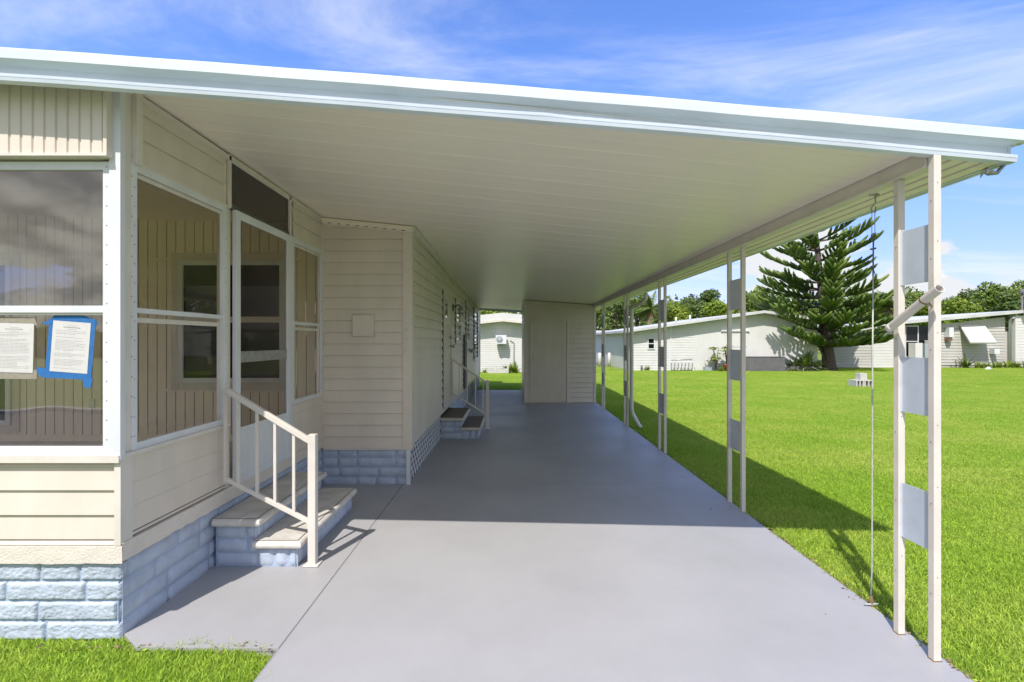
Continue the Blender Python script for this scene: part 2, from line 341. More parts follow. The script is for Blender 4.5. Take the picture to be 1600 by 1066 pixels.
# ------------------------------------------------------------ grass blades (stuff)
def grass_object():
    rnd = random.Random(3)
    v = []; f = []; P = 0.5
    nb = 3400
    for i in range(nb):
        x, y = rnd.uniform(-P/2, P/2), rnd.uniform(-P/2, P/2)
        h = rnd.uniform(0.018, 0.047); a = rnd.uniform(0, 6.283); w = rnd.uniform(0.0016, 0.0030)
        ln = rnd.uniform(0.1, 0.95)*h; b = a+rnd.uniform(-1.5, 1.5)
        dx, dy = math.cos(a)*w, math.sin(a)*w; lx, ly = math.cos(b)*ln, math.sin(b)*ln
        k = len(v)
        v += [(x-dx, y-dy, 0), (x+dx, y+dy, 0), (x+dx*.85+lx*.35, y+dy*.85+ly*.35, h*.6), (x-dx*.85+lx*.35, y-dy*.85+ly*.35, h*.6), (x+lx, y+ly, h*rnd.uniform(.8, 1))]
        f += [(k, k+1, k+2, k+3), (k+3, k+2, k+4)]
    nv = len(v)
    pts = []
    def ok(x, y):
        r = P*.5
        if x > 2.05+r and 1.0 < y < 29:
            if abs(x) > y*1.02+1.2: return False
            if y > 24 and 5.3 < x < 14.5: return y < 25.6
            if y > 28.3: return False
            return True
        if 15.5+r < y < 24.2 and -3 < x < 3 and not (0.2 < x < 2.2 and y < 15.9): return True
        if 1.0 < y < 2.52-r*.9 and -4.6 < x < -1.14-r: return True
        return False
    st = 0.36
    for i in range(-14, 84):
        for j in range(0, 84):
            x = 2.28+i*st+rnd.uniform(-.03, .03); y = 1.02+j*st+rnd.uniform(-.03, .03)
            if ok(x, y): pts.append((x, y))
    # rows hugging the edges
    y = 1.0
    while y < 16: pts.append((2.325+.03*noise.noise(Vector((y*1.3, 0, 0))), y)); y += 0.3
    x = -1.42
    while x > -4.6: pts.append((x, 2.25 if x > -1.98 else 2.37)); x -= 0.2
    y = 1.0
    while y < 2.3: pts.append((-1.40, y)); y += .3
    pts += [(-1.36, 2.26), (-1.375, 2.02), (-1.35, 1.78), (-1.36, 1.52), (-1.35, 1.25), (-1.62, 2.27), (-1.9, 2.27)]
    v += [(x, y, -0.035) for x, y in pts]
    me = bpy.data.meshes.new('grass'); me.from_pydata(v, [], f)
    at = me.attributes.new('is_pt', 'FLOAT', 'POINT')
    at.data.foreach_set('value', [0.0]*nv+[1.0]*len(pts))
    o = bpy.data.objects.new('grass', me); COL.objects.link(o); o['kind'] = 'stuff'
    tag(o, 'short bright green lawn grass growing around the driveway', 'grass')
    me.materials.append(K['blade'])
    g = bpy.data.node_groups.new('grass_nodes', 'GeometryNodeTree')
    g.interface.new_socket(name='Geometry', in_out='INPUT', socket_type='NodeSocketGeometry')
    g.interface.new_socket(name='Geometry', in_out='OUTPUT', socket_type='NodeSocketGeometry')
    gi = g.nodes.new('NodeGroupInput'); go = g.nodes.new('NodeGroupOutput')
    na = g.nodes.new('GeometryNodeInputNamedAttribute'); na.data_type = 'FLOAT'; na.inputs[0].default_value = 'is_pt'
    cmp = g.nodes.new('FunctionNodeCompare'); cmp.data_type = 'FLOAT'; cmp.operation = 'GREATER_THAN'; cmp.inputs[1].default_value = 0.5
    g.links.new(na.outputs[0], cmp.inputs[0])
    sep = g.nodes.new('GeometryNodeSeparateGeometry'); sep.domain = 'POINT'
    g.links.new(gi.outputs[0], sep.inputs[0]); g.links.new(cmp.outputs[0], sep.inputs[1])
    iop = g.nodes.new('GeometryNodeInstanceOnPoints')
    g.links.new(sep.outputs[0], iop.inputs['Points']); g.links.new(sep.outputs[1], iop.inputs['Instance'])
    rv = g.nodes.new('FunctionNodeRandomValue'); rv.data_type = 'FLOAT_VECTOR'
    rv.inputs[0].default_value = (0, 0, 0); rv.inputs[1].default_value = (0, 0, 6.283)
    g.links.new(rv.outputs[0], iop.inputs['Rotation'])
    rs = g.nodes.new('FunctionNodeRandomValue'); rs.data_type = 'FLOAT_VECTOR'
    rs.inputs[0].default_value = (.95, .95, .8); rs.inputs[1].default_value = (1.05, 1.05, 1.2); rs.inputs['Seed'].default_value = 5
    g.links.new(rs.outputs[0], iop.inputs['Scale'])
    g.links.new(iop.outputs[0], go.inputs[0])
    md = o.modifiers.new('grass', 'NODES'); md.node_group = g
grass_object()

# ------------------------------------------------------------ the manufactured home with its porch
PX = -1.985
home = thing('manufactured_home', 'cream manufactured home with glazed front porch and blue block skirting', 'house', (PX, 2.6, 0))
# --- block skirting
def blocks(mb, p0, p1, n, z0, rows, hh=0.1015, ln=0.405, amp=0.012, res=0.018, seed=0, offs=None, ztop=None):
    p0, p1, n = Vector((*p0, 0)), Vector((*p1, 0)), Vector((*n, 0)); Lh = (p1-p0).length; d = (p1-p0)/Lh
    rnd = random.Random(seed)
    # mortar plane
    zt = ztop if ztop else z0+rows*hh
    mb.face([p0-n*.012+Vector((0,0,z0)), p1-n*.012+Vector((0,0,z0)), p1-n*.012+Vector((0,0,zt)), p0-n*.012+Vector((0,0,zt))], 'mortar')
    g = 0.0045
    for r in range(rows):
        off = (offs[r % len(offs)] if offs else rnd.random())*ln
        u = -off
        while u < Lh:
            full = ln if rnd.random() > 0.18 else ln*0.5
            a, b = max(u+g, 0), min(u+full-g, Lh); u += full
            if b-a < 0.03: continue
            za, zb = z0+r*hh+g, min(z0+(r+1)*hh-g, zt)
            if zb-za < .015: continue
            nx = max(3, int((b-a)/res)); nz = max(3, int((zb-za)/res))
            vs = []; fs = []; sd = rnd.uniform(0, 50)
            for j in range(nz+1):
                for i in range(nx+1):
                    uu = a+(b-a)*i/nx; ww = za+(zb-za)*j/nz
                    e = min(uu-a, b-uu, ww-za, zb-ww)/0.010
                    e = min(max(e, 0), 1)
                    p = p0+d*uu+Vector((0,0,ww))
                    q = (d*uu+Vector((0,0,ww)))
                    ns = noise.noise(q*18+Vector((sd,0,0)))*0.45+noise.noise(Vector((q.x*60, q.y*60, q.z*95))+Vector((0,sd,0)))*0.6+(noise.noise(q*140) if res < .012 else 0)*0.5
                    hgt = -0.014+0.016*math.sqrt(e)+amp*ns*e
                    jit = 0 if e > 0 else 0.003*noise.noise(q*30)
                    vs.append(p+n*hgt+Vector((0,0,jit)))
            for j in range(nz):
                for i in range(nx):
                    k = j*(nx+1)+i; fs.append((k, k+1, k+nx+2, k+nx+1))
            mb.mesh(vs, fs, 'brick', True)
m = MB()
blocks(m, (-6.6, 2.6), (-3.0, 2.6), (0, -1), -.03, 4, seed=31, amp=.011, res=.03, ztop=.40)
blocks(m, (-3.0, 2.6), (PX, 2.6), (0, -1), -.03, 4, seed=3, offs=[.45, .05, .45, .02], amp=.008, res=.0065, ztop=.40)
blocks(m, (PX, 2.6), (PX, 5.345), (1, 0), -.03, 5, seed=5, offs=[.1, .6, .35, .85, .2], amp=.006, res=.02, ztop=.40)
m.box(-6.6, PX-.014, 2.614, 2.7, -.1, .4, 'mortar'); m.box(PX-.1, PX-.014, 2.7, 5.345, -.1, .4, 'mortar')
m.build('block_skirting', home); m = MB(); m.box(PX-.02, PX+.003, 5.33, 5.38, -.05, .376, 'mortar')
blocks(m, (PX, 5.345), (-1.06, 5.345), (0, -1), -.03, 4, seed=8, offs=[.1, .55, .1, .6], amp=.006, res=.02, ztop=.378)
m.build('block_skirting', home); m = MB()
blocks(m, (-1.075, 8.9), (-1.075, 12.2), (1, 0), -.03, 5, seed=9, amp=.004, res=.05, ztop=.45)
m.build('block_skirting', home)
# --- stucco ledge
m = MB()
def ledge(a, b, n, z0, z1, pr):
    a, b, n = Vector((*a,0)), Vector((*b,0)), Vector((*n,0)); Ln = (b-a).length; d = (b-a)/Ln; k = int(Ln/0.03); rows = 4
    vs = []; fs = []
    for i in range(k+1):
        for j in range(rows+1):
            p = a+d*(Ln*i/k); w = j/rows
            zb = z0+0.006*noise.noise(p*16)+0.004*noise.noise(p*50)
            z = zb+(z1-zb)*w
            vs.append(p+n*(pr+0.003*noise.noise(Vector((p.x*20, p.y*20, w*3))))+Vector((0,0,z)))
    for i in range(k):
        for j in range(rows): q = i*(rows+1)+j; fs.append((q, q+rows+1, q+rows+2, q+1))
    m.mesh(vs, fs, 'stucco', True)
    m.face([vs[i*(rows+1)] - n*(pr+.02) for i in range(k, -1, -1)]+[vs[i*(rows+1)] for i in range(k+1)], 'stucco')
    m.face([vs[i*(rows+1)+rows] for i in range(k+1)]+[vs[i*(rows+1)+rows] - n*(pr+.02) for i in range(k, -1, -1)], 'stucco')
ledge((-6.6, 2.6), (PX+.022, 2.6), (0, -1), .375, .463, .022)
ledge((PX, 2.58), (PX, 5.345), (1, 0), .385, .475, .022)
m.build('stucco_ledge', home)
# --- walls
m = MB()
m.face([(-6.6, 2.604, .46), (PX-.03, 2.604, .46), (PX-.03, 2.604, .93), (-6.6, 2.604, .93)], 'siding')
for (a, b) in ((.468, .497), (.497, .619), (.619, .744), (.744, .861), (.861, .884)):
    P0, P1 = -6.6, PX-.018
    m.face([(P0, 2.584, a), (P1, 2.584, a), (P1, 2.598, b), (P0, 2.598, b)], 'siding')
    m.face([(P0, 2.604, a), (P1, 2.604, a), (P1, 2.584, a), (P0, 2.584, a)], 'siding')
m.box(PX-.018, PX+.014, 2.578, 2.604, .466, .90, 'trim')
# gable panel above the front window (vertical ribs)
gx0, gx1 = -6.6, -2.02
x = gx0; i = 0
xs = []
while x < gx1: xs.append(x); x += 0.058
def gtop(x): return 2.70-0.081*(x+1.985)-.02
for a in xs:
    b = min(a+0.058, gx1)
    pr = [(a, 2.535), (a+.044, 2.535), (a+.048, 2.5425), (a+.054, 2.5425), (b, 2.535)]
    for (u, w) in zip(pr, pr[1:]):
        m.face([(u[0], u[1], 2.425), (w[0], w[1], 2.425), (w[0], w[1], gtop(w[0])+.1), (u[0], u[1], gtop(u[0])+.1)], 'siding')
m.box(gx0, gx1+.02, 2.525, 2.604, 2.412, 2.426, 'trim')
m.box(gx1, gx1+.018, 2.528, 2.604, 2.426, 2.76, 'siding')
# side wall
def sidewall(y0, y1, z0, z1f, sp, k='siding', first=None):
    lap(m, (PX, y0), (PX, y1), (1, 0), z0, z1f(y0), sp, .012, k, z1f(y1), first)
top = lambda y: ceil(PX, y)-.01
sidewall(2.70, 3.53, 2.44, top, .135); sidewall(4.62, 5.345, 2.44, top, .135)
# panels below side windows
m.box(PX-.02, PX+.004, 2.63, 3.545, .505, .905, 'siding')
for z in (.63, .755): m.box(PX, PX+.0055, 2.66, 3.52, z, z+.004, 'siding')
m.box(PX-.01, PX+.006, 2.64, 3.54, .485, .500, 'siding'); m.box(PX-.01, PX+.0045, 2.64, 3.54, .500, .505, 'line')
m.box(PX-.02, PX+.014, 2.604, 2.66, .475, .93, 'trim')
sidewall(4.56, 5.345, .475, lambda y: .91, .12)
m.box(PX-.03, PX-.002, 3.545, 3.60, .47, .92, 'siding'); m.box(PX-.03, PX-.002, 3.545, 3.61, .92, 2.44, 'siding')
m.box(PX-.01, PX+.014, 2.655, 5.345, 2.425, 2.44, 'trim')
# inner faces so the wall is closed
m.box(PX-.05, PX-.021, 2.604, 3.545, .46, .93, 'interior'); m.box(PX-.05, PX-.021, 4.56, 5.345, .46, .91, 'interior')
m.box(PX-.05, PX-.003, 2.62, 5.345, 2.44, 2.80, 'interior')
m.box(-6.6, PX, 2.61, 2.64, .46, .93, 'interior'); m.box(-6.6, PX, 2.61, 2.64, 2.39, 2.95, 'interior')
# crown moulding along the ceiling
m.hexa([(PX, 2.63, top(2.63)-.03), (PX+.02, 2.63, top(2.63)-.03), (PX+.02, 5.345, top(5.345)-.03), (PX, 5.345, top(5.345)-.03),
        (PX, 2.63, top(2.63)), (PX+.02, 2.63, top(2.63)), (PX+.02, 5.345, top(5.345)), (PX, 5.345, top(5.345))], 'trim')
# house front face (bedroom bay) and long side
HX = -1.06
hz = ceil(PX, 5.345)-.01; hz2 = ceil(HX, 5.345)-.01
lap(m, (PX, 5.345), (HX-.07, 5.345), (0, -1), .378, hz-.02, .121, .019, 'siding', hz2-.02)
m.box(PX, PX+.022, 5.325, 5.345, .40, hz-.02, 'siding')
m.box(HX-.075, HX+.022, 5.322, 5.345, .372, hz2-.012, 'siding')
m.box(PX+.02, HX+.018, 5.324, 5.345, .360, .377, 'trim')
m.box(HX, HX+.022, 5.345, 5.43, .372, hz2-.012, 'siding')
hside = lambda y: ceil(HX, y)-.02
for (y0, y1, z0, z1) in ((5.43, 7.74, .44, None), (8.84, 16.8, .46, None)):
    lap(m, (HX, y0), (HX, y1), (1, 0), z0, hside(y0), .121, .020, 'siding', hside(y1))
lap(m, (HX, 7.74), (HX, 8.84), (1, 0), 2.29, hside(7.74), .121, .020, 'siding', hside(8.84))
m.box(HX-.03, HX-.001, 5.345, 16.8, .38, 2.6, 'siding')
m.box(HX, HX+.024, 16.72, 16.8, .40, 2.5, 'trim')
m.box(-7, HX, 16.7, 16.8, 0, 2.9, 'siding')
m.box(-7.2, -7.1, 5.4, 16.8, 0, 3.1, 'siding')
m.box(HX, HX+.01, 7.74, 8.84, .42, .46, 'trim')
# near-black sheet behind the lattice, painting the unlit void under the home
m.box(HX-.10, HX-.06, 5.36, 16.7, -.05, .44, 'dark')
m.build('siding_wall', home)
# soffit flashing above the bay
m = MB()
m.hexa([(PX+.02, 5.27, hz-.055), (HX+.03, 5.27, hz2-.055), (HX+.03, 5.345, hz2-.06), (PX+.02, 5.345, hz-.06),
        (PX+.02, 5.29, hz-.002), (HX+.03, 5.29, hz2-.002), (HX+.03, 5.345, hz2-.002), (PX+.02, 5.345, hz-.002)], 'ceiling')
for i in range(9):
    t = (i+.6)/9.4; xx = PX+.03+t*(HX-PX-.03); zz2 = (hz-.055)+t*(hz2-hz)
    m.box(xx, xx+.035, 5.268, 5.275, zz2-.004, zz2+.001, 'line')
m.hexa([(HX+.012, 5.29, hz2-.05), (HX+.05, 5.29, hz2-.045), (HX+.05, 16.8, hside(16.8)-.035), (HX+.012, 16.8, hside(16.8)-.04),
        (HX+.012, 5.29, hz2-.004), (HX+.055, 5.29, hz2-.004), (HX+.055, 16.8, hside(16.8)+.012), (HX+.012, 16.8, hside(16.8)+.012)], 'trim')
m.build('eave_moulding', home)
# corner post
m = MB()
m.box(-2.02, PX+.022, 2.566, 2.60, .90, 2.80, 'white'); m.box(-2.02, PX+.003, 2.60, 2.63, .90, 2.80, 'trim')
m.box(PX+.003, PX+.012, 2.601, 2.69, .93, 2.80, 'trim')
m.box(PX+.012, PX+.04, 2.655, 2.70, 2.42, 2.80, 'trim')
for i in range(15):
    z = 1.0+i*.104; m.tube([(PX+.012, 2.655, z), (PX+.0145, 2.655, z)], .004, 'screw', 6)
m.build('corner_post', home, bevel=0.003)
m = MB(); m.box(-6.6, PX+.018, 2.560, 2.62, .886, .924, 'trim'); m.box(PX-.02, PX+.028, 2.60, 3.56, .905, .9255, 'trim'); sl = MB(); sl.box(PX-.02, PX+.02, 4.56, 5.345, .91, .925, 'trim')
for i in range(24):
    x = -2.05-i*.092; m.tube([(x, 2.561, .912), (x, 2.5635, .912)], .004, 'screw', 6)
m.build('window_sill', home, bevel=0.003); sl.build('window_sill', home, bevel=0.003)
# front windows
def sub(mb, name, par, bevel=0):
    o = mb.build(name, None, bevel); o.parent = par
    o.matrix_parent_inverse = Matrix.Translation(-Vector(par.location)); return o
def front_window(x0, x1):
    win = bpy.data.objects.new('window', None); COL.objects.link(win); win.location = (x0, 2.6, .92); attach(win, home)
    m = MB()
    frame(m, (x0, 2.60, .924), (1,0,0), (0,0,1), (0,-1,0), x1-x0, 1.476, .040, .022, 'white')
    m.box(x0+.04, x1-.04, 2.582, 2.60, 1.64, 1.675, 'white'); m.box(x0+.04, x1-.04, 2.59, 2.606, 1.628, 1.64, 'trim')
    m.box(x1-.04, x1-.001, 2.576, 2.600, .93, 2.40, 'white')
    for i in range(15):
        z = 1.0+i*.098; m.tube([(x1-.02, 2.575, z), (x1-.02, 2.5775, z)], .004, 'screw', 6)
    sub(m, 'window_frame', win, .002)
    m = MB(); pane(m, (x0+.04, 2.604, .96), (1,0,0), (0,0,1), x1-x0-.08, .68, 'glass'); pane(m, (x0+.04, 2.592, 1.66), (1,0,0), (0,0,1), x1-x0-.08, .70, 'glassup')
    sub(m, 'glass_pane', win)
front_window(-4.45, -2.019); front_window(-6.55, -4.50)
# side windows
def side_window(y0, y1):
    w = bpy.data.objects.new('window', None); COL.objects.link(w); w.location = (PX, y0, .925); attach(w, home)
    m = MB(); ln = y1-y0
    frame(m, (PX, y0, .925), (0,1,0), (0,0,1), (1,0,0), ln, 1.50, .038, .014, 'white')
    frame(m, (PX-.03, y0+.03, .935), (0,1,0), (0,0,1), (1,0,0), ln-.06, 1.45, .022, .028, 'trim')
    m.box(PX-.012, PX+.010, y0+.03, y1-.03, 1.645, 1.672, 'white')
    m.box(PX-.04, PX-.018, y0+.03, y1-.03, 1.595, 1.622, 'trim')
    k = int(1.45/.1)
    for i in range(k):
        for yy in (y0+.018, y1-.018): m.tube([(PX+.014, yy, 1.0+i*.1), (PX+.0165, yy, 1.0+i*.1)], .0035, 'screw', 6)
    sub(m, 'window_frame', w, .002)
    m = MB(); pane(m, (PX-.01, y0+.04, 1.66), (0,1,0), (0,0,1), ln-.08, .70, 'tint')
    pane(m, (PX-.03, y0+.04, .96), (0,1,0), (0,0,1), ln-.08, .64, 'clear')
    sub(m, 'glass_pane', w)
side_window(2.655, 3.545); side_window(4.60, 5.325)
# transom over the door
w = bpy.data.objects.new('transom_window', None); COL.objects.link(w); w.location = (PX, 3.56, 2.45); attach(w, home)
m = MB()
def vq(y, z, x=PX): return (x, y, z)
a0, a1 = 3.56, 4.56
for (ya, yb, f0, f1) in ((a0, a0+.03, 0, 1), (a1-.03, a1, 0, 1)):
    m.hexa([(PX, ya, 2.43), (PX+.02, ya, 2.43), (PX+.02, yb, 2.43), (PX, yb, 2.43), (PX, ya, top(ya)), (PX+.02, ya, top(ya)), (PX+.02, yb, top(yb)), (PX, yb, top(yb))], 'trim')
m.hexa([(PX, a0+.03, top(a0)-.045), (PX+.018, a0+.03, top(a0)-.045), (PX+.018, a1-.03, top(a1)-.045), (PX, a1-.03, top(a1)-.045), (PX, a0+.03, top(a0)-.002), (PX+.018, a0+.03, top(a0)-.002), (PX+.018, a1-.03, top(a1)-.002), (PX, a1-.03, top(a1)-.002)], 'trim')
m.box(PX-.01, PX+.016, a0+.03, a1-.03, 2.425, 2.455, 'greybox')
sub(m, 'transom_frame', w, .002)
m = MB(); m.face([(PX+.004, a0+.03, 2.45), (PX+.004, a1-.03, 2.45), (PX+.004, a1-.03, top(a1)-.04), (PX+.004, a0+.03, top(a0)-.04)], 'screen'); sub(m, 'insect_screen', w)
# porch screen door
w = bpy.data.objects.new('porch_door', None); COL.objects.link(w); w.location = (PX, 3.62, .48); attach(w, home)
dx = PX+.03; y0, y1 = 3.615, 4.50
m = MB(); frame(m, (dx-.02, y0, .478), (0,1,0), (0,0,1), (1,0,0), y1-y0, 1.945, .058, .03, 'white')
m.box(dx-.015, dx+.005, y0+.058, y1-.058, .50, .85, 'white'); m.box(dx-.018, dx+.008, y0+.058, y1-.058, .85, .875, 'white')
sub(m, 'door_frame', w, .003)
m = MB(); m.box(dx-.012, dx+.004, y0+.058, y1-.058, 1.34, 1.42, 'metal'); sub(m, 'push_bar', w, .002)
m = MB(); pane(m, (dx-.004, y0+.058, .875), (0,1,0), (0,0,1), y1-y0-.116, 1.49, 'screenlite'); sub(m, 'insect_screen', w)
m = MB(); m.box(PX-.02, PX+.016, 4.505, 4.60, .475, 2.43, 'white'); m.box(PX-.02, PX+.012, 3.50, 3.545, .93, 2.43, 'white')
m.box(PX-.01, PX+.02, 3.56, 4.56, .462, .478, 'trim')
for i in range(16):
    m.tube([(PX+.016, 4.575, .95+i*.095), (PX+.0185, 4.575, .95+i*.095)], .0035, 'screw', 6)
m.build('door_jamb', home, bevel=.002)
# porch interior
m = MB()
IX0, IY = -6.6, 5.33
x = IX0
while x < PX-.05:
    b = min(x+.097, PX-.05)
    pr = [(x, IY), (x+.089, IY)]
    m.face([(x, IY, .45), (b-.008, IY, .45), (b-.008, IY, 2.85), (x, IY, 2.85)], 'interior')
    m.face([(b-.008, IY+.006, .45), (b, IY+.006, .45), (b, IY+.006, 2.85), (b-.008, IY+.006, 2.85)], 'groove')
    x = b
m.box(IX0, PX-.05, IY-.012, IY, .45, .52, 'interior')
m.box(IX0-.05, IX0, 2.6, 5.4, .4, .93, 'interior')
m.box(-3.75, -2.20, IY-.012, IY, 2.33, 2.36, 'interior'); m.box(-3.60, -2.25, IY-.012, IY, .97, 1.0, 'interior')
m.build('porch_panelling', home)
m = MB(); m.box(-4.52, -4.44, 2.585, 2.66, .93, 2.4, 'white'); m.build('window_mullion', home)
m = MB(); m.box(IX0-.05, IX0, 2.6, 5.4, 2.4, 3.2, 'siding'); m.build('unseen_side_header', home)
for yy in (2.62, 3.95, 5.28): m = MB(); m.box(IX0-.05, IX0, yy, yy+.06, .93, 2.4, 'white'); m.build('window_mullion', home)  # unseen left side, opened between mullions to brighten the porch interior
m = MB(); m.box(IX0, PX-.03, 2.62, 5.34, .40, .452, 'floor'); m.build('porch_floor', home)
m = MB(); m.face([(IX0, 2.62, 2.88), (PX-.03, 2.62, 2.72), (PX-.03, 5.34, 2.70), (IX0, 5.34, 2.86)], 'interior')
m.hexa([(-4.6,3.1,2.64),(-4.6,3.3,2.64),(PX-.1,3.5,2.60),(PX-.1,3.3,2.60),(-4.6,3.1,2.82),(-4.6,3.3,2.82),(PX-.1,3.5,2.72),(PX-.1,3.3,2.72)], 'interior')
m.build('porch_ceiling', home)
def inner_window(x0, x1, z0, z1):
    w = bpy.data.objects.new('window', None); COL.objects.link(w); w.location = (x0, IY, z0); attach(w, home)
    m = MB(); frame(m, (x0, IY, z0), (1,0,0), (0,0,1), (0,-1,0), x1-x0, z1-z0, .05, .03, 'white')
    frame(m, (x0-.08, IY, z0-.08), (1,0,0), (0,0,1), (0,-1,0), x1-x0+.16, z1-z0+.16, .08, .014, 'trim')
    zm = (z0+z1)/2+.02; m.box(x0+.05, x1-.05, IY-.026, IY, zm-.03, zm+.03, 'trim'); sub(m, 'window_frame', w, .002)
    m = MB(); m.box(x0+.05, x1-.05, IY-.008, IY-.002, z0+.05, z1-.05, 'glassdark'); sub(m, 'glass_pane', w)
inner_window(-3.46, -2.36, 1.06, 2.33)
inner_window(-6.30, -5.20, .62, 2.33)
m = MB(); m.box(-4.40, -4.34, IY-.012, IY, .80, .89, 'white'); m.build('wall_socket', home, bevel=.002)
# access hatch and house number on the bay
m = MB(); m.box(-1.655, -1.435, 5.306, 5.333, 1.545, 1.765, 'siding'); m.box(-1.661, -1.430, 5.318, 5.334, 1.538, 1.770, 'concrete'); m.build('access_hatch', home, bevel=.003)
hn = bpy.data.objects.new('house_number', None); COL.objects.link(hn); hn.location = (-1.1, 5.32, 1.6); attach(hn, home)
for i, c in enumerate('5022'):
    cu_ = bpy.data.curves.new('digit', 'FONT'); cu_.body = c; cu_.size = .095; cu_.extrude = .004; cu_.align_x = 'CENTER'
    tmp = bpy.data.objects.new('digit_curve', cu_); me_ = bpy.data.meshes.new_from_object(tmp); bpy.data.objects.remove(tmp)
    o = bpy.data.objects.new('digit', me_); COL.objects.link(o); me_.materials.append(K['white'])
    o.parent = hn; o.location = (-1.098-hn.location.x, 5.316-hn.location.y, 1.695-i*.108-hn.location.z); o.rotation_euler = (R(90), 0, 0)
# lattice skirts
def lattice(y0, y1, z0, z1, x):
    m = MB(); sp = .135; Hh = z1-z0
    def strip(c, s, xx):
        # line z = z0 + s*(y-c)
        ya, yb = (c, c+Hh) if s > 0 else (c-Hh, c)
        pa = (ya, z0 if s > 0 else z1); pb = (yb, z1 if s > 0 else z0)
        (ay, az), (by, bz) = pa, pb
        if by <= y0 or ay >= y1: return
        def at(y): return az+(bz-az)*(y-ay)/(by-ay)
        a2, b2 = max(ay, y0), min(by, y1)
        if b2-a2 < .01: return
        m.bar((xx, a2, at(a2)), (xx, b2, at(b2)), .008, .026, 'white', up=(1,0,0)) if False else m.bar((xx, a2, at(a2)), (xx, b2, at(b2)), .034, .007, 'white', up=(1,0,0))
    c = y0-Hh
    while c < y1+Hh: strip(c, 1, x); strip(c, -1, x+.0075); c += sp
    m.box(x-.004, x+.014, y0, y1, z1-.004, z1+.035, 'white'); m.box(x-.006, x+.016, y0-.02, y0+.02, -.005, z1+.03, 'white')
    return m
m = lattice(5.35, 7.76, 0.0, .40, HX-.03); m.box(HX-.04, HX+.0, 5.325, 5.348, -.005, .375, 'white'); m.build('lattice_skirt', home)
m = lattice(12.25, 16.7, 0.0, .42, HX-.03); m.build('lattice_skirt', home)
# side door of the house
w = bpy.data.objects.new('side_door', None); COL.objects.link(w); w.location = (HX, 7.9, .46); attach(w, home)
m = MB(); frame(m, (HX, 7.76, .46), (0,1,0), (0,0,1), (1,0,0), 1.06, 1.83, .05, .028, 'trim'); sub(m, 'door_frame', w, .003)
m = MB(); m.box(HX-.002, HX+.010, 7.81, 8.77, .51, 2.24, 'siding')
for i in range(9): m.box(HX+.010, HX+.012, 7.93+i*.085, 7.934+i*.085, .56, 1.75, 'trim')
sub(m, 'door_leaf', w)
m = MB(); m.box(HX+.010, HX+.013, 8.0, 8.30, 1.86, 2.15, 'glassdark'); frame(m, (HX+.010, 7.97, 1.83), (0,1,0), (0,0,1), (1,0,0), .36, .35, .03, .008, 'trim'); sub(m, 'door_window', w)
m = MB(); m.tube([(HX+.01, 8.66, 1.40), (HX+.07, 8.66, 1.40)], .014, 'metal'); m.tube([(HX+.06, 8.66, 1.40), (HX+.085, 8.66, 1.40)], .03, 'metal', 10); sub(m, 'door_handle', w); m = MB()
m.tube([(HX+.01, 8.66, 1.55), (HX+.04, 8.66, 1.55)], .026, 'metal', 10); sub(m, 'door_lock', w)
# wall lamp
m = MB(); m.box(HX+.01, HX+.04, 8.93, 9.01, 2.02, 2.13, 'greybox'); m.tube([(HX+.03, 8.97, 2.08), (HX+.13, 8.97, 2.13), (HX+.17, 8.97, 2.08)], .012, 'greybox'); m.tube([(HX+.17, 8.97, 2.09), (HX+.17, 8.97, 1.96)], [.025, .06], 'metal', 10); m.build('wall_lamp', home)
# side windows of the house
def house_window(y0, y1, z0, z1, k='glassdark'):
    w = bpy.data.objects.new('window', None); COL.objects.link(w); w.location = (HX, y0, z0); attach(w, home)
    m = MB(); frame(m, (HX+.002, y0, z0), (0,1,0), (0,0,1), (1,0,0), y1-y0, z1-z0, .06, .035, 'white')
    zm = (z0+z1)/2; m.box(HX+.005, HX+.03, y0+.06, y1-.06, zm-.02, zm+.02, 'white'); sub(m, 'window_frame', w, .002)
    m = MB(); m.box(HX+.002, HX+.012, y0+.06, y1-.06, z0+.06, z1-.06, k); sub(m, 'glass_pane', w)
house_window(9.45, 10.35, 1.45, 2.25); house_window(11.6, 12.35, 1.45, 2.38); house_window(14.0, 15.5, .95, 2.40)
# meter pipes and box beside the rear windows
m = MB(); m.box(HX+.012, HX+.05, 11.0, 11.06, .45, 1.62, 'greybox'); m.box(HX+.012, HX+.06, 11.3, 11.38, .45, 1.60, 'greypanel'); m.build('conduit', home)
for (yy, z0, z1) in ((7.742, .46, 2.28), (9.435, 1.42, 2.28), (11.585, 1.42, 2.40), (13.98, .93, 2.42)):
    m = MB(); m.box(HX+.001, HX+.0225, yy, yy+.012, z0, z1, 'line'); m.build('trim_gap', home)
m = MB(); m.box(HX+.012, HX+.14, 12.35, 12.45, 1.25, 1.30, 'metal'); m.tube([(HX+.05, 12.4, 1.22), (HX+.15, 12.4, 1.30), (HX+.16, 12.4, 1.42)], .03, 'metal'); m.build('hose_bracket', home)

# ------------------------------------------------------------ carport
cp = thing('carport', 'cream carport with white fascia, sloping roof and slender paired posts', 'carport', (2.0, 2.4, 0))
FY = 2.397                      # face plane of the fascia
RX0, RX1, RY1 = -6.8, 2.355, 16.2
def fb(x): return 2.5375-.0808*x-.0026*x*abs(x)*(1 if x > 0 else -1)
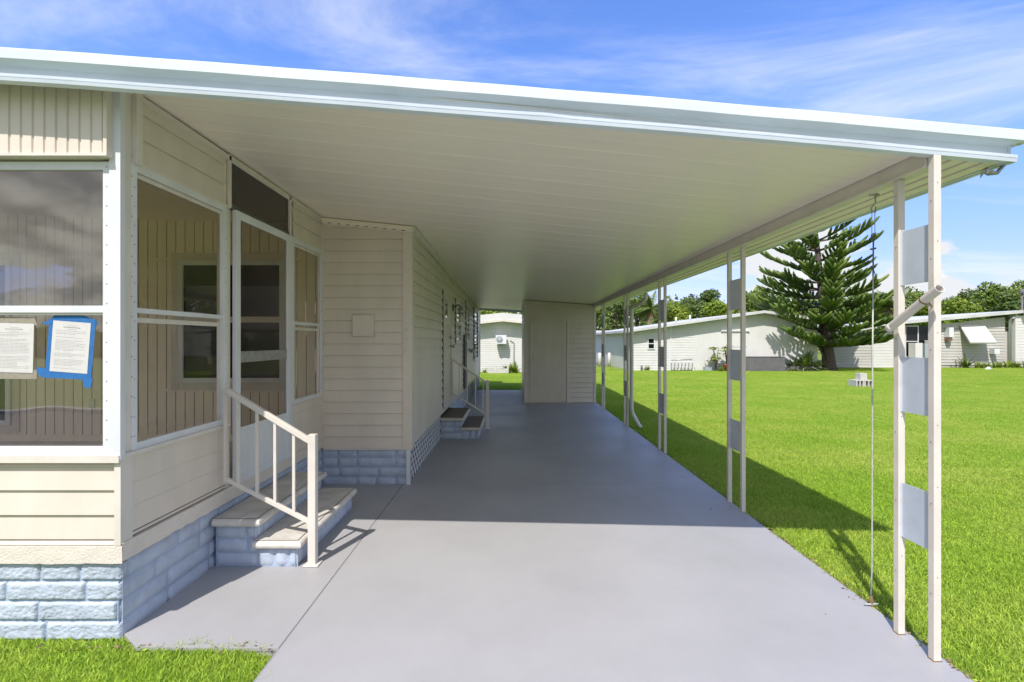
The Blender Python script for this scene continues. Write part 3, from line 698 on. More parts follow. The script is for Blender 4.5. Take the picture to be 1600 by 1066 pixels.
# ceiling pans
m = MB(); y = FY+.01; per = .152; n = 0
prof = []
while y < RY1:
    prof += [(y, 0), (y+per-.022, 0), (y+per-.015, .0008 if n % 2 else .002), (y+per-.006, .0008 if n % 2 else .002)]
    y += per; n += 1
xsx = [RX0, -4.2, -1.985, -1.06, 0, 1, 1.96]
for (a, b) in zip(prof, prof[1:]):
    for (x0, x1) in zip(xsx, xsx[1:]):
        m.face([(x0, a[0], ceil(x0, a[0])-a[1]), (x1, a[0], ceil(x1, a[0])-a[1]), (x1, b[0], ceil(x1, b[0])-b[1]), (x0, b[0], ceil(x0, b[0])-b[1])], 'ceiling')
# outer eave underside: boards running along the roof
BZ = lambda q, y, i: ceil(q, y)-.020-i*.004
for i in range(4):
    x0 = 2.045+i*.066; x1 = x0+.054
    x2 = min(x0+.066, 2.298)
    for (q0, q1, dz) in ((x0, x1, 0), (x1, x2, .006)):
        m.face([(q0, FY+.012, BZ(q0, 3, i)+dz), (q1, FY+.012, BZ(q1, 3, i)+dz), (q1, RY1, BZ(q1, RY1, i)+dz), (q0, RY1, BZ(q0, RY1, i)+dz)], 'ceiling')
    m.face([(x0, FY+.012, BZ(x0, 3, i)), (x0, RY1, BZ(x0, RY1, i)), (x0, RY1, BZ(x0, RY1, i)+.02), (x0, FY+.012, BZ(x0, 3, i)+.02)], 'line' if i == 0 else 'ceiling')
m.face([(1.9, FY+.026, fb(1.9)+.004), (RX1, FY+.026, fb(RX1)+.004), (RX1, FY+.026, fb(RX1)+.11), (1.9, FY+.026, fb(1.9)+.11)], 'ceiling')
m.build('ceiling_panels', cp)
# roof deck above
m = MB()
for (y0, y1) in ((FY+.031, 4), (4, 9), (9, RY1)):
    dxs = [RX0, -5.5, -4.2, -3.2, -2.0, -1, 0, 1, 2, RX1-.03]
    for (x0, x1) in zip(dxs, dxs[1:]):
        zt = lambda x, y: max(ceil(x, y)+.012, fb(x)+.125)
        m.hexa([(x0,y0,ceil(x0,y0)+.006),(x1,y0,ceil(x1,y0)+.006),(x1,y1,ceil(x1,y1)+.006),(x0,y1,ceil(x0,y1)+.006),(x0,y0,zt(x0,y0)),(x1,y0,zt(x1,y0)),(x1,y1,zt(x1,y1)),(x0,y1,zt(x0,y1))], 'roofgrey')
m.build('roof_deck', cp)
# fascia: extruded profile along the sloping front edge
FP = [(.03, -.002), (-.008, 0), (-.012, .015), (-.006, .0165), (-.012, .018), (-.014, .031), (0.016, .034), (.020, .042), (.018, .076), (.000, .082), (-.032, .087), (-.039, .090), (-.041, .134), (-.036, .139), (.03, .142)]
m = MB()
xs = [RX0]+[-6.8+i*.12 for i in range(1, 77)]+[RX1]
xs = [x for x in xs if x <= RX1]
def dent(x): return 0.012*math.exp(-((x-.13)/.09)**2)
for (x0, x1) in zip(xs, xs[1:]):
    for (a, b) in zip(FP, FP[1:]):
        e0 = .04 if (x1 >= RX1-1e-6 and False) else 0
        wv = lambda x, p: (x, FY+p[0]+(.005*noise.noise(Vector((x*2.3, 1, 0))) if p[1] > .08 else .003*noise.noise(Vector((x*3.1, 5, 0)))), fb(x)+p[1]+.003*noise.noise(Vector((x*1.7, 9, 0)))+(dent(x)*.5 if .017 < p[1] < .04 else 0))
        m.face([wv(x0, a), wv(x1, a), wv(x1, b), wv(x0, b)], 'fascia', True)
# end cap of the profile and side cap
m.face([(RX1, FY+a, fb(RX1)+b) for a, b in FP], 'fascia')
m.box(RX1, RX1+.045, FY-.052, FY+.03, fb(RX1)+.088, fb(RX1)+.139, 'fascia')
m.build('front_fascia', cp)
# side fascia / gutter running back
m = MB()
GP = [(-.03, -.002), (0, 0), (.004, .031), (-.018, .035), (-.018, .08), (.036, .088), (.042, .134), (-.03, .142)]
for (y0, y1) in ((FY, 9), (9, RY1)):
    zb = lambda y: fb(RX1)-(2.36-ceil(2.27, y) if False else 0)
    for (a, b) in zip(GP, GP[1:]):
        m.face([(RX1+a[0], y0, zb(y0)+a[1]), (RX1+a[0], y1, zb(y1)+a[1]), (RX1+b[0], y1, zb(y1)+b[1]), (RX1+b[0], y0, zb(y0)+b[1])], 'fascia')
m.face([(RX1-.055, FY+.02, fb(RX1)+.002), (RX1-.005, FY+.02, fb(RX1)-.001), (RX1-.005, RY1, fb(RX1)-.001), (RX1-.055, RY1, fb(RX1)+.002)], 'fascia')
m.build('side_fascia', cp)
# rear fascia
m = MB()
m.hexa([(HX, RY1, 2.46), (RX1, RY1, 2.26), (RX1, RY1+.03, 2.26), (HX, RY1+.03, 2.46), (HX, RY1, 2.66), (RX1, RY1, 2.45), (RX1, RY1+.03, 2.45), (HX, RY1+.03, 2.66)], 'fascia'); m.build('rear_fascia', cp)
# front soffit closure strip between fascia and ceiling
# beam
m = MB()
for (y0, y1) in ((FY+.034, 9), (9, RY1-.01)):
    def zc(y): return ceil(1.99, y)
    m.hexa([(1.965, y0, zc(y0)-.075), (2.04, y0, zc(y0)-.075), (2.04, y1, zc(y1)-.075), (1.965, y1, zc(y1)-.075), (1.965, y0, zc(y0)+.01), (2.04, y0, zc(y0)+.01), (2.04, y1, zc(y1)+.01), (1.965, y1, zc(y1)+.01)], 'trim')
    m.hexa([(1.955, y0, zc(y0)-.08), (1.965, y0, zc(y0)-.08), (1.965, y1, zc(y1)-.08), (1.955, y1, zc(y1)-.08), (1.955, y0, zc(y0)-.068), (1.965, y0, zc(y0)-.068), (1.965, y1, zc(y1)-.068), (1.955, y1, zc(y1)-.068)], 'trim')
m.build('header_beam', cp, bevel=.002)
# posts with sheet panels
pairs = [(2.406, 2.626, 1.986), (4.50, 4.78, 2.03), (6.84, 7.10, 2.045), (9.02, 9.25, 2.035), (11.2, 11.43, 2.02)]
for pi, (ya, yb, x) in enumerate(pairs):
    for yy in (ya, yb):
        m = MB(); s_ = .017; zt = fb(x)+.012 if (pi == 0 and yy < 2.5) else ceil(1.99, yy)-.078
        m.box(x-s_, x+s_, yy-.017, yy+.017, 0.0, zt, 'trim'); m.box(x-s_-.003, x+s_+.003, yy-.02, yy+.02, -.01, .004, 'rust' if pi == 0 else 'trim')
        for z in (.33, .72, 1.02, 1.5, 1.93, 2.2):
            zz_ = z+random.uniform(-.05, .05); m.tube([(x-s_-.0015, yy+random.uniform(-.004, .004), zz_), (x-s_+.001, yy, zz_)], .0035, 'screw', 6)
            m.tube([(x, yy-.0185, zz_+.08), (x, yy-.016, zz_+.08)], .003, 'screw', 6)
        m.build('post', cp, bevel=.0035)
    for z0, z1 in ((.502, .776), (1.138, 1.416), (1.779, 2.053)):
        m = MB(); m.box(x-.0015, x+.0015, ya+.0175, yb-.0175, z0, z1, 'panelblue'); m.box(x-.006, x+.006, ya+.0175, ya+.021, z0, z1, 'panelblue'); m.box(x-.006, x+.006, yb-.021, yb-.0175, z0, z1, 'panelblue'); m.build('sheet_panel', cp)
# downspout
m = MB(); y = 8.93; x = 2.085
m.tube([(2.245, 8.6, 2.30), (2.245, 8.6, 2.20), (2.20, 8.66, 2.13), (2.11, 8.88, 2.10), (x, y, 2.03), (x, y, .30), (x+.02, y-.02, .22), (2.19, y-.12, .03), (2.22, y-.14, 0.0)], .034, 'trim', 8)
m.build('downspout', cp)
# small bracket under the roof corner
m = MB()
m.tube([(2.345, 2.44, 2.335), (2.315, 2.445, 2.300), (2.28, 2.445, 2.300), (2.255, 2.44, 2.312)], [.008, .010, .014, .016], 'metal', 7)
m.mesh([(2.255, 2.43, 2.312), (2.215, 2.42, 2.305), (2.235, 2.445, 2.27), (2.255, 2.46, 2.305)], [(0,1,2), (1,3,2), (0,2,3), (0,3,1)], 'metal')
m.build('roof_bracket', cp)

# ------------------------------------------------------------ storage shed at the back
sh = thing('storage_shed', 'cream lap sided storage shed under the far end of the carport', 'shed', (1.1, 12.3, 0))
SX0, SX1, SYF, SYB = .307, 2.0, 12.3, 15.45
ct = lambda x, y: ceil(x, y)-.015
m = MB()
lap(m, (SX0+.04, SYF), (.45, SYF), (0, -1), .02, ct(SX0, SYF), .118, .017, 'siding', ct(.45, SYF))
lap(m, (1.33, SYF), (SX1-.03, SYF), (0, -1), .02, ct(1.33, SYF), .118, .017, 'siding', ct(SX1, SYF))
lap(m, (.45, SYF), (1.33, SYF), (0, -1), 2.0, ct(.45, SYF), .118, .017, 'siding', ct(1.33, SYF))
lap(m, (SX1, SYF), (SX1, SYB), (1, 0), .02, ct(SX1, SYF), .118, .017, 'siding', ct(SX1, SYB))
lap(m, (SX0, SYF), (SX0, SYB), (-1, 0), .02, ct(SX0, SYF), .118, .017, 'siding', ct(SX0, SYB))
m.box(SX0, SX1, SYB, SYB+.03, 0, 2.3, 'siding'); m.box(SX0+.02, SX1-.02, SYF+.002, SYF+.03, 0, 2.34, 'siding')
m.build('wall', sh)
m = MB(); m.box(SX0-.018, SX0+.045, SYF-.022, SYF+.05, 0, ct(SX0, SYF), 'trim'); m.build('corner_trim', sh, bevel=.003); m = MB(); m.box(SX1-.035, SX1+.018, SYF-.022, SYF+.05, 0, ct(SX1, SYF), 'trim'); m.build('corner_trim', sh, bevel=.003)
w = bpy.data.objects.new('door', None); COL.objects.link(w); w.location = (.9, SYF, 0); attach(w, sh)
m = MB(); x = .47
while x < 1.30:
    m.box(x, x+.058, SYF-.016, SYF+.001, .03, 1.93, 'siding'); m.box(x+.058, x+.064, SYF-.011, SYF+.001, .03, 1.93, 'siding'); x += .064
sub(m, 'door_leaf', w, .002)
m = MB(); frame(m, (.43, SYF, -.04), (1,0,0), (0,0,1), (0,-1,0), .92, 2.03, .04, .024, 'siding'); sub(m, 'door_frame', w, .003)
m = MB(); m.box(.51, .522, SYF-.05, SYF-.038, 1.04, 1.16, 'metal'); m.box(.51, .522, SYF-.04, SYF-.015, 1.04, 1.055, 'metal'); m.box(.51, .522, SYF-.04, SYF-.015, 1.145, 1.16, 'metal'); sub(m, 'door_handle', w)

# ------------------------------------------------------------ steps
def nosed(mb, x0, x1, y0, y1, zt, th, k, ktop):
    # slab with a rounded nose on the outer (+x) and front (-y) edges
    mb.box(x0, x1-.02, y0+.02, y1, zt-th, zt-.004, k)
    seg = 6; r = th/2
    prf = [(math.cos(R(90-180*i/seg))*r, math.sin(R(90-180*i/seg))*r) for i in range(seg+1)]
    zc = zt-r
    A = [((x1-.02+p[0]), zc+p[1]) for p in prf]; 
    for (a, b) in zip(prf, prf[1:]):
        mb.face([(x1-.02+a[0], y0+.02-a[0], zc+a[1]), (x1-.02+a[0], y1, zc+a[1]), (x1-.02+b[0], y1, zc+b[1]), (x1-.02+b[0], y0+.02-b[0], zc+b[1])], k, True)
        mb.face([(x0, y0+.02-a[0], zc+a[1]), (x1-.02+a[0], y0+.02-a[0], zc+a[1]), (x1-.02+b[0], y0+.02-b[0], zc+b[1]), (x0, y0+.02-b[0], zc+b[1])], k, True)
    mb.face([(x1-.02+a, y1, zc+b) for a, b in prf]+[(x1-.02, y1, zc-r)], k)
    mb.face([(x0, y0+.02, zt), (x1-.02, y0+.02, zt), (x1-.02, y1, zt), (x0, y1, zt)], k)
    mb.box(x0, x1-.028, y0+.028, y1-.004, zt-.004, zt+.004, ktop)
    mb.box(x0, x1-.024, y0+.024, y1, zt-.004, zt+.0015, 'line')
def steps(label, x0, xm, x1, y0, y1, z1, z2, ktop, res):
    t = thing('entry_steps', label, 'steps', ((x0+x1)/2, y0, 0), 'block entry steps')
    m = MB()
    rows = 2 if res < .03 else 2
    h1 = (z1-.05)/1.0; h2 = z2-.05
    blocks(m, (x0, y0), (xm, y0), (0, -1), 0, 3, hh=h2/3+.001, amp=.007, res=res, seed=21, ztop=h2)
    blocks(m, (xm, y0+.0), (x1, y0+.0), (0, -1), 0, 1, hh=h1, ln=.19, amp=.010, res=res, seed=22, offs=[.4], ztop=h1)
    blocks(m, (x1, y0), (x1, y1), (1, 0), 0, 1, hh=h1, amp=.008, res=res, seed=23, ztop=h1)
    blocks(m, (xm, y0), (xm, y1), (1, 0), z1, 1, hh=h2-z1, amp=.006, res=res, seed=24, ztop=h2)
    m.box(x0, xm-.013, y0+.013, y1, 0, h2-.002, 'mortar'); m.box(xm-.013, x1-.013, y0+.013, y1, 0, h1-.002, 'mortar')
    m.build('block_base', t)
    m = MB(); nosed(m, x0, xm+.035, y0-.035, y1+.02, z2, .05, 'tread', ktop); m.build('tread', t)
    m = MB(); nosed(m, xm-.01, x1+.035, y0-.035, y1+.02, z1, .05, 'tread', ktop); m.build('tread', t)
steps('blue block entry steps with pale worn treads below the screened porch door', -1.965, -1.69, -1.42, 3.385, 4.55, .18, .325, 'treadtop', .018)
steps('blue block entry steps with dark brown treads at the side door beyond the lattice', -1.085, -.76, -.50, 7.77, 8.88, .18, .325, 'treadbrown', .04)
def handrail(label, y, xw, xp, ztp, zt0, zb0, zb1, balx, zfeet):
    t = thing('handrail', label, 'handrail', (xp, y, 0), 'white handrails beside the entry steps')
    m = MB(); m.box(xp-.026, xp+.026, y-.026, y+.026, .006, ztp, 'trim'); m.build('post', t, bevel=.004)
    m = MB(); m.box(xp-.05, xp+.05, y-.05, y+.05, .001, .010, 'trim'); m.build('base_plate', t, bevel=.003)
    m = MB(); m.bar((xw, y, zt0), (xp-.02, y, ztp-.045), .036, .036, 'trim'); m.build('top_rail', t, bevel=.004)
    m = MB(); m.bar((xw, y, zb0), (xp-.02, y, zb1), .026, .028, 'trim'); m.build('bottom_rail', t, bevel=.003)
    m = MB(); m.box(xw-.008, xw+.008, y-.008, y+.008, zb0-.03, zt0, 'trim'); m.build('wall_bar', t)
    for bx in balx:
        f = (bx-xw)/(xp-.02-xw); m = MB(); m.box(bx-.009, bx+.009, y-.009, y+.009, zb0+(zb1-zb0)*f, zt0+(ztp-.045-zt0)*f, 'trim'); m.build('baluster', t)
yr = 3.43
handrail('cream metal handrail with four balusters on the near steps by the porch door', yr, -1.92, -1.334, .872, 1.172, .575, .285, [(p-800)*yr/800 for p in (372.6, 402, 430, 459.4)], 0)
yr = 8.72
handrail('cream metal handrail on the far steps by the side door', yr, -1.01, -.418, .822, 1.17, .60, .24, [-.90, -.76, -.62, -.49], 0)

# ------------------------------------------------------------ notices taped to the window
def rot(u, v, cx, cz, a): return (cx+u*math.cos(a)-v*math.sin(a), cz+u*math.sin(a)+v*math.cos(a))
def notice(label, cx, cz, a, w, h, tapes, tk):
    t = thing('paper_notice', label, 'notice', (cx, 2.602, cz), 'notices taped to the porch window')
    Y = 2.6025
    def q(mb, poly, k, dy):
        pts = [rot(u, v, cx, cz, a) for u, v in poly]; mb.face([(p[0], Y-dy, p[1]) for p in pts], k)
    for i, p in enumerate(tapes): m = MB(); q(m, p, tk, .0006+i*.0004); m.build('tape', t)
    m = MB(); q(m, [(-w/2, -h/2), (w/2, -h/2), (w/2, h/2), (-w/2, h/2)], 'paper', .0032)
    rnd = random.Random(4)
    z = h/2-.022; r = 0
    while z > -h/2+.018:
        if r == 1: segs = [(-w*.2, w*.2)]; k = 'inkdark'; th = .0026
        elif r in (0, 2): segs = [(-w*.1, w*.12)]; k = 'ink'; th = .0012
        elif rnd.random() < .12: z -= .009; r += 1; continue
        else:
            segs = []; u = -w*.40; e = w*rnd.choice([.40, .40, .34, .1])
            while u < e:
                ln = rnd.uniform(.006, .022); segs.append((u, min(u+ln, e))); u += ln+.003
            k = 'ink'; th = .0016
        if r == 1:
            u = -w*.22; segs = []
            while u < w*.22: ln = rnd.uniform(.006, .012); segs.append((u, u+ln)); u += ln+.003
        for (u0, u1) in segs: q(m, [(u0, z), (u1, z), (u1, z+th), (u0, z+th)], k, .0036)
        z -= .0072 if r > 3 else .009; r += 1
    m.build('sheet', t)
notice('white printed notice sheet framed in blue masking tape on the front window', -2.243, 1.466, R(-4.3), .192, .258, [
    [(-.135, .10), (-.095, .155), (-.02, .165), (.06, .165), (.125, .14), (.122, .115), (-.12, .115)],
    [(-.12, -.14), (-.085, -.14), (-.085, .15), (-.118, .13)], [(.085, -.20), (.116, -.17), (.118, .15), (.088, .15)],
    [(-.165, -.115), (.1, -.125), (.1, -.158), (-.13, -.165), (-.155, -.15)], [(-.155, .105), (-.10, .145), (-.10, .11)], [(.05, -.15), (.125, -.15), (.12, -.19), (.105, -.205), (.088, -.195), (.075, -.165)]], 'tape')
notice('creased white notice sheet held by grey tape at the left end of the window', -2.53, 1.462, R(-1.5), .20, .25, [
    [(-.12, .118), (.115, .118), (.10, .158), (-.12, .155)], [(-.12, -.16), (.118, -.155), (.118, -.108), (-.12, -.118)]], 'greytape')
t = MB(); t.box(-2.56, -2.30, 3.95, 4.15, .453, .62, 'bluebox'); t.box(-2.57, -2.29, 3.94, 4.16, .62, .64, 'bluebox'); tag(t.build('storage_box', bevel=.01), 'dark blue box on the porch floor behind the side window', 'box')

# ------------------------------------------------------------ tie-down cable and diagonal pipe
t = thing('tie_down_cable', 'steel cable with hook and turnbuckle hanging from the carport beam to a ground anchor', 'cable', (2.05, 2.9, 0))
cxp, cyp = 2.04, 2.89
ztop = ceil(2, 2.9)-.075
m = MB(); m.tube([(cxp+.01, cyp, ztop), (cxp+.012, cyp, ztop-.05), (cxp-.012, cyp, ztop-.075), (cxp-.012, cyp, ztop-.10), (cxp+.012, cyp, ztop-.10), (cxp+.014, cyp, ztop-.07)], .004, 'metal', 6); m.tube([(cxp-.02, cyp, ztop-.002), (cxp+.03, cyp, ztop-.002)], .008, 'metal', 6); m.build('hook', t)
m = MB()
for s_ in (-.008, .008): m.tube([(cxp+s_, cyp, ztop-.09), (cxp+s_*1.1, cyp, ztop-.22)], .0025, 'cable', 6)
rr = [(cxp+.012*math.cos(a*.785), cyp, ztop-.235+.014*math.sin(a*.785)) for a in range(9)]; m.tube(rr, .004, 'greybox', 6, False)
m.tube([(cxp, cyp, ztop-.245), (cxp-.002, cyp, ztop-.46)], .0045, 'greybox', 6)
for z in (.31, .41): m.tube([(cxp-.016, cyp, ztop-z), (cxp+.014, cyp, ztop-z+.006)], .0055, 'greybox', 6)
m.tube([(cxp, cyp, ztop-.42), (cxp+.022, cyp, ztop-.49)], .0025, 'greybox', 5)
m.build('turnbuckle', t)
m = MB(); m.tube([(cxp-.002, cyp, ztop-.45), (cxp-.006, cyp, 1.2), (cxp-.008, cyp, .22), (cxp-.014, cyp, .04)], .0042, 'cable', 6); m.build('cable', t)
m = MB(); m.tube([(cxp-.014, cyp, .06), (cxp-.01, cyp, .0), (cxp+.005, cyp, -.03)], [.008, .012, .015], 'rust', 7); m.tube([(cxp-.05, cyp, .01), (cxp+.02, cyp-.01, .018)], .005, 'cable', 6); m.build('ground_anchor', t)
t = thing('flagpole_holder', 'short white plastic pipe clamped at a slant across the two nearest posts', 'pipe', (1.93, 2.4, 1.6))
m = MB(); a = Vector((1.925, 2.305, 1.735)); b = Vector((1.935, 2.62, 1.565)); n_ = 12
d = (b-a).normalized()
m.tube([a, b], .021, 'trim', 14, False); m.tube([b, a], .0175, 'trim', 14, False); m.tube([a-d*.002, a+d*.004], .0213, 'white', 14, False)
m.tube([b-d*.02, b+d*.012, b+d*.016], [.0215, .020, .012], 'trim', 14)
u_ = d.cross(Vector((0,0,1))).normalized(); v_ = u_.cross(d)
ring = lambda r: [a+(u_*math.cos(i*math.pi/7)+v_*math.sin(i*math.pi/7))*r for i in range(14)]
o_, i_ = ring(.0212), ring(.0175)
for i in range(14): m.face([o_[i], o_[(i+1) % 14], i_[(i+1) % 14], i_[i]], 'white')
m.build('pipe', t)
m = MB(); c = a.lerp(b, .28); m.tube([c-d*.004, c+d*.004], .0225, 'rust', 14); m.bar(c+Vector((.02, 0, -.01)), (1.972, 2.40, 1.655), .004, .006, 'rust'); m.bar(c+Vector((-.01, -.0, .012)), (1.955, 2.40, 1.66), .004, .006, 'metal'); m.build('clamp', t)

# ------------------------------------------------------------ vegetation helpers
def leaf_cloud(mb, clumps, nl, size, k, rnd):
    tot = sum(c[1]**2 for c in clumps)
    for (c, r, sq) in clumps:
        for _ in range(int(nl*r*r/tot)):
            d = Vector((rnd.gauss(0,1), rnd.gauss(0,1), rnd.gauss(0,1))).normalized()
            q = d*r*rnd.uniform(.55, 1.05)**.6
            q *= 1+.35*noise.noise(d*2.2+c)
            p = c+Vector((q.x, q.y, q.z*sq))
            a = Vector((rnd.gauss(0,1), rnd.gauss(0,1), rnd.gauss(0,.7))).normalized(); b = a.cross(d+Vector((rnd.uniform(-.6,.6), rnd.uniform(-.6,.6), rnd.uniform(-.3,.6))))
            if b.length < .05: continue
            b.normalize(); s = size*rnd.uniform(.6, 1.4)
            mb.face([p-a*s*.5, p+b*s*.32, p+a*s*.5, p-b*s*.32], k)
def broad_tree(x, y, h, w, k, label, seed, leaf=.32, nl=2600, lean=0):
    rnd = random.Random(seed)
    t = thing('broadleaf_tree', label, 'tree', (x, y, 0), 'trees behind the neighbouring houses')
    base = h*rnd.uniform(.22, .32)
    m = MB(); top_ = Vector((x+lean, y, h*.8))
    m.tube([(x, y, -.05), (x+.1*lean, y, h*.3), tuple(Vector((x, y, 0)).lerp(top_, .7)), tuple(top_)], [w*.05, w*.04, w*.025, w*.008], 'bark', 7)
    cl = []
    for i in range(9):
        a = rnd.uniform(0, 6.28); rr = rnd.uniform(.1, .36)*w; hz_ = rnd.uniform(base+.12*h, h*.86)
        c = Vector((x+lean*hz_/h+math.cos(a)*rr*(1.15-hz_/h*.6), y+math.sin(a)*rr, hz_)); r_ = rnd.uniform(.15, .27)*w
        if c.z+r_ > h: c.z = h-r_*.9
        cl.append((c, r_, rnd.uniform(.7, 1.0)))
        m.tube([(x, y, hz_*.45), tuple((Vector((x, y, hz_*.6))+c)/2), tuple(c)], [w*.02, w*.012, w*.005], 'bark', 5)
    cl.append((Vector((x+lean, y, h*.87)), w*.17, .9))
    m.build('trunk', t)
    m = MB(); leaf_cloud(m, cl, nl, leaf, k, rnd); m.build('crown', t)
    return t
def frond(mb, o, az, el, ln, droop, wid, k, rnd, nl=13):
    o = Vector(o); pts = []; dirv = Vector((math.cos(az)*math.cos(el), math.sin(az)*math.cos(el), math.sin(el)))
    p = o.copy(); n = nl; st = ln/n; side = Vector((-math.sin(az), math.cos(az), 0))
    for i in range(n+1):
        pts.append(p.copy()); dirv = (dirv+Vector((0, 0, -droop/n))).normalized(); p = p+dirv*st
    mb.tube(pts, [max(.02*(1-i/n)*wid*2, .004) for i in range(n+1)], k, 4, False)
    for i in range(1, n+1):
        f = i/n; l = wid*math.sin(math.pi*min(f*.85+.12, 1))*rnd.uniform(.8, 1.1); d = (pts[i]-pts[i-1]).normalized()
        for s_ in (-1, 1):
            tip = pts[i]+side*s_*l*.8+d*l*.55+Vector((0, 0, -l*.25)); w_ = st*.42
            mb.face([pts[i]-d*w_, pts[i]+d*w_, tip], k)
            tip2 = pts[i]-d*st*.5+side*s_*l*.75+d*l*.4+Vector((0, 0, -l*.45)); mb.face([pts[i]-d*(w_+st*.5), pts[i]+d*(w_-st*.5), tip2], k)
def palm(x, y, h, label, seed, n=26, ln=2.0, k='palm', name='palm_tree', cat='palm tree', dead=6, wid=.55, tr=.16):
    rnd = random.Random(seed); t = thing(name, label, cat, (x, y, 0))
    m = MB(); m.tube([(x, y, -.05), (x+.05, y, h*.5), (x, y, h)], [tr*1.2, tr, tr], 'bark', 8); m.build('trunk', t)
    m = MB()
    for i in range(n):
        frond(m, (x, y, h), rnd.uniform(0, 6.283), rnd.uniform(-.3, 1.35), ln*rnd.uniform(.8, 1.1), rnd.uniform(.7, 1.6), wid, k, rnd)
    for i in range(dead): frond(m, (x, y, h-.1), rnd.uniform(0, 6.283), rnd.uniform(-1.3, -.5), ln*.8, .6, wid*.7, 'deadpalm', rnd)
    m.build('crown', t); return t
def small_plant(name, label, cat, x, y, z, n, ln, k, seed, kind='strap', group=None):
    rnd = random.Random(seed); t = thing(name, label, cat, (x, y, z), group); m = MB()
    if kind == 'strap':
        for i in range(n):
            az = rnd.uniform(0, 6.283); el = rnd.uniform(.3, 1.4); l = ln*rnd.uniform(.7, 1.1)
            p = Vector((x+rnd.uniform(-.06, .06), y+rnd.uniform(-.06, .06), z)); d = Vector((math.cos(az)*math.cos(el), math.sin(az)*math.cos(el), math.sin(el))); s_ = Vector((-math.sin(az), math.cos(az), 0))*l*.045
            prev = p
            for j in range(5):
                nx_ = prev+d*l/5; d = (d+Vector((0, 0, -.22))).normalized(); wf = [1, 1.3, 1.2, .9, .5, .05]
                m.face([prev-s_*wf[j], prev+s_*wf[j], nx_+s_*wf[j+1], nx_-s_*wf[j+1]], k); prev = nx_
    else:
        for i in range(n):
            az = rnd.uniform(0, 6.283); hh = ln*rnd.uniform(.45, 1.0); c = Vector((x+math.cos(az)*ln*.10, y+math.sin(az)*ln*.10, z+hh))
            m.tube([(x, y, z), tuple((Vector((x, y, z))+c)/2+Vector((0, 0, .05))), tuple(c)], .012, 'bark', 4)
            for q in range(3):
                a = rnd.uniform(0, 6.283); u = Vector((math.cos(a), math.sin(a), -.25)).normalized(); s_ = Vector((-math.sin(a), math.cos(a), 0)); l = ln*rnd.uniform(.22, .34)
                m.face([c, c+u*l*.4+s_*l*.3, c+u*l+Vector((0,0,-.05*l)), c+u*l*.4-s_*l*.3], k)
    m.build('foliage', t); return t
def px(x, y_, Y): return ((x-800)*Y/800, Y, 1.5-(y_-534)*Y/800)

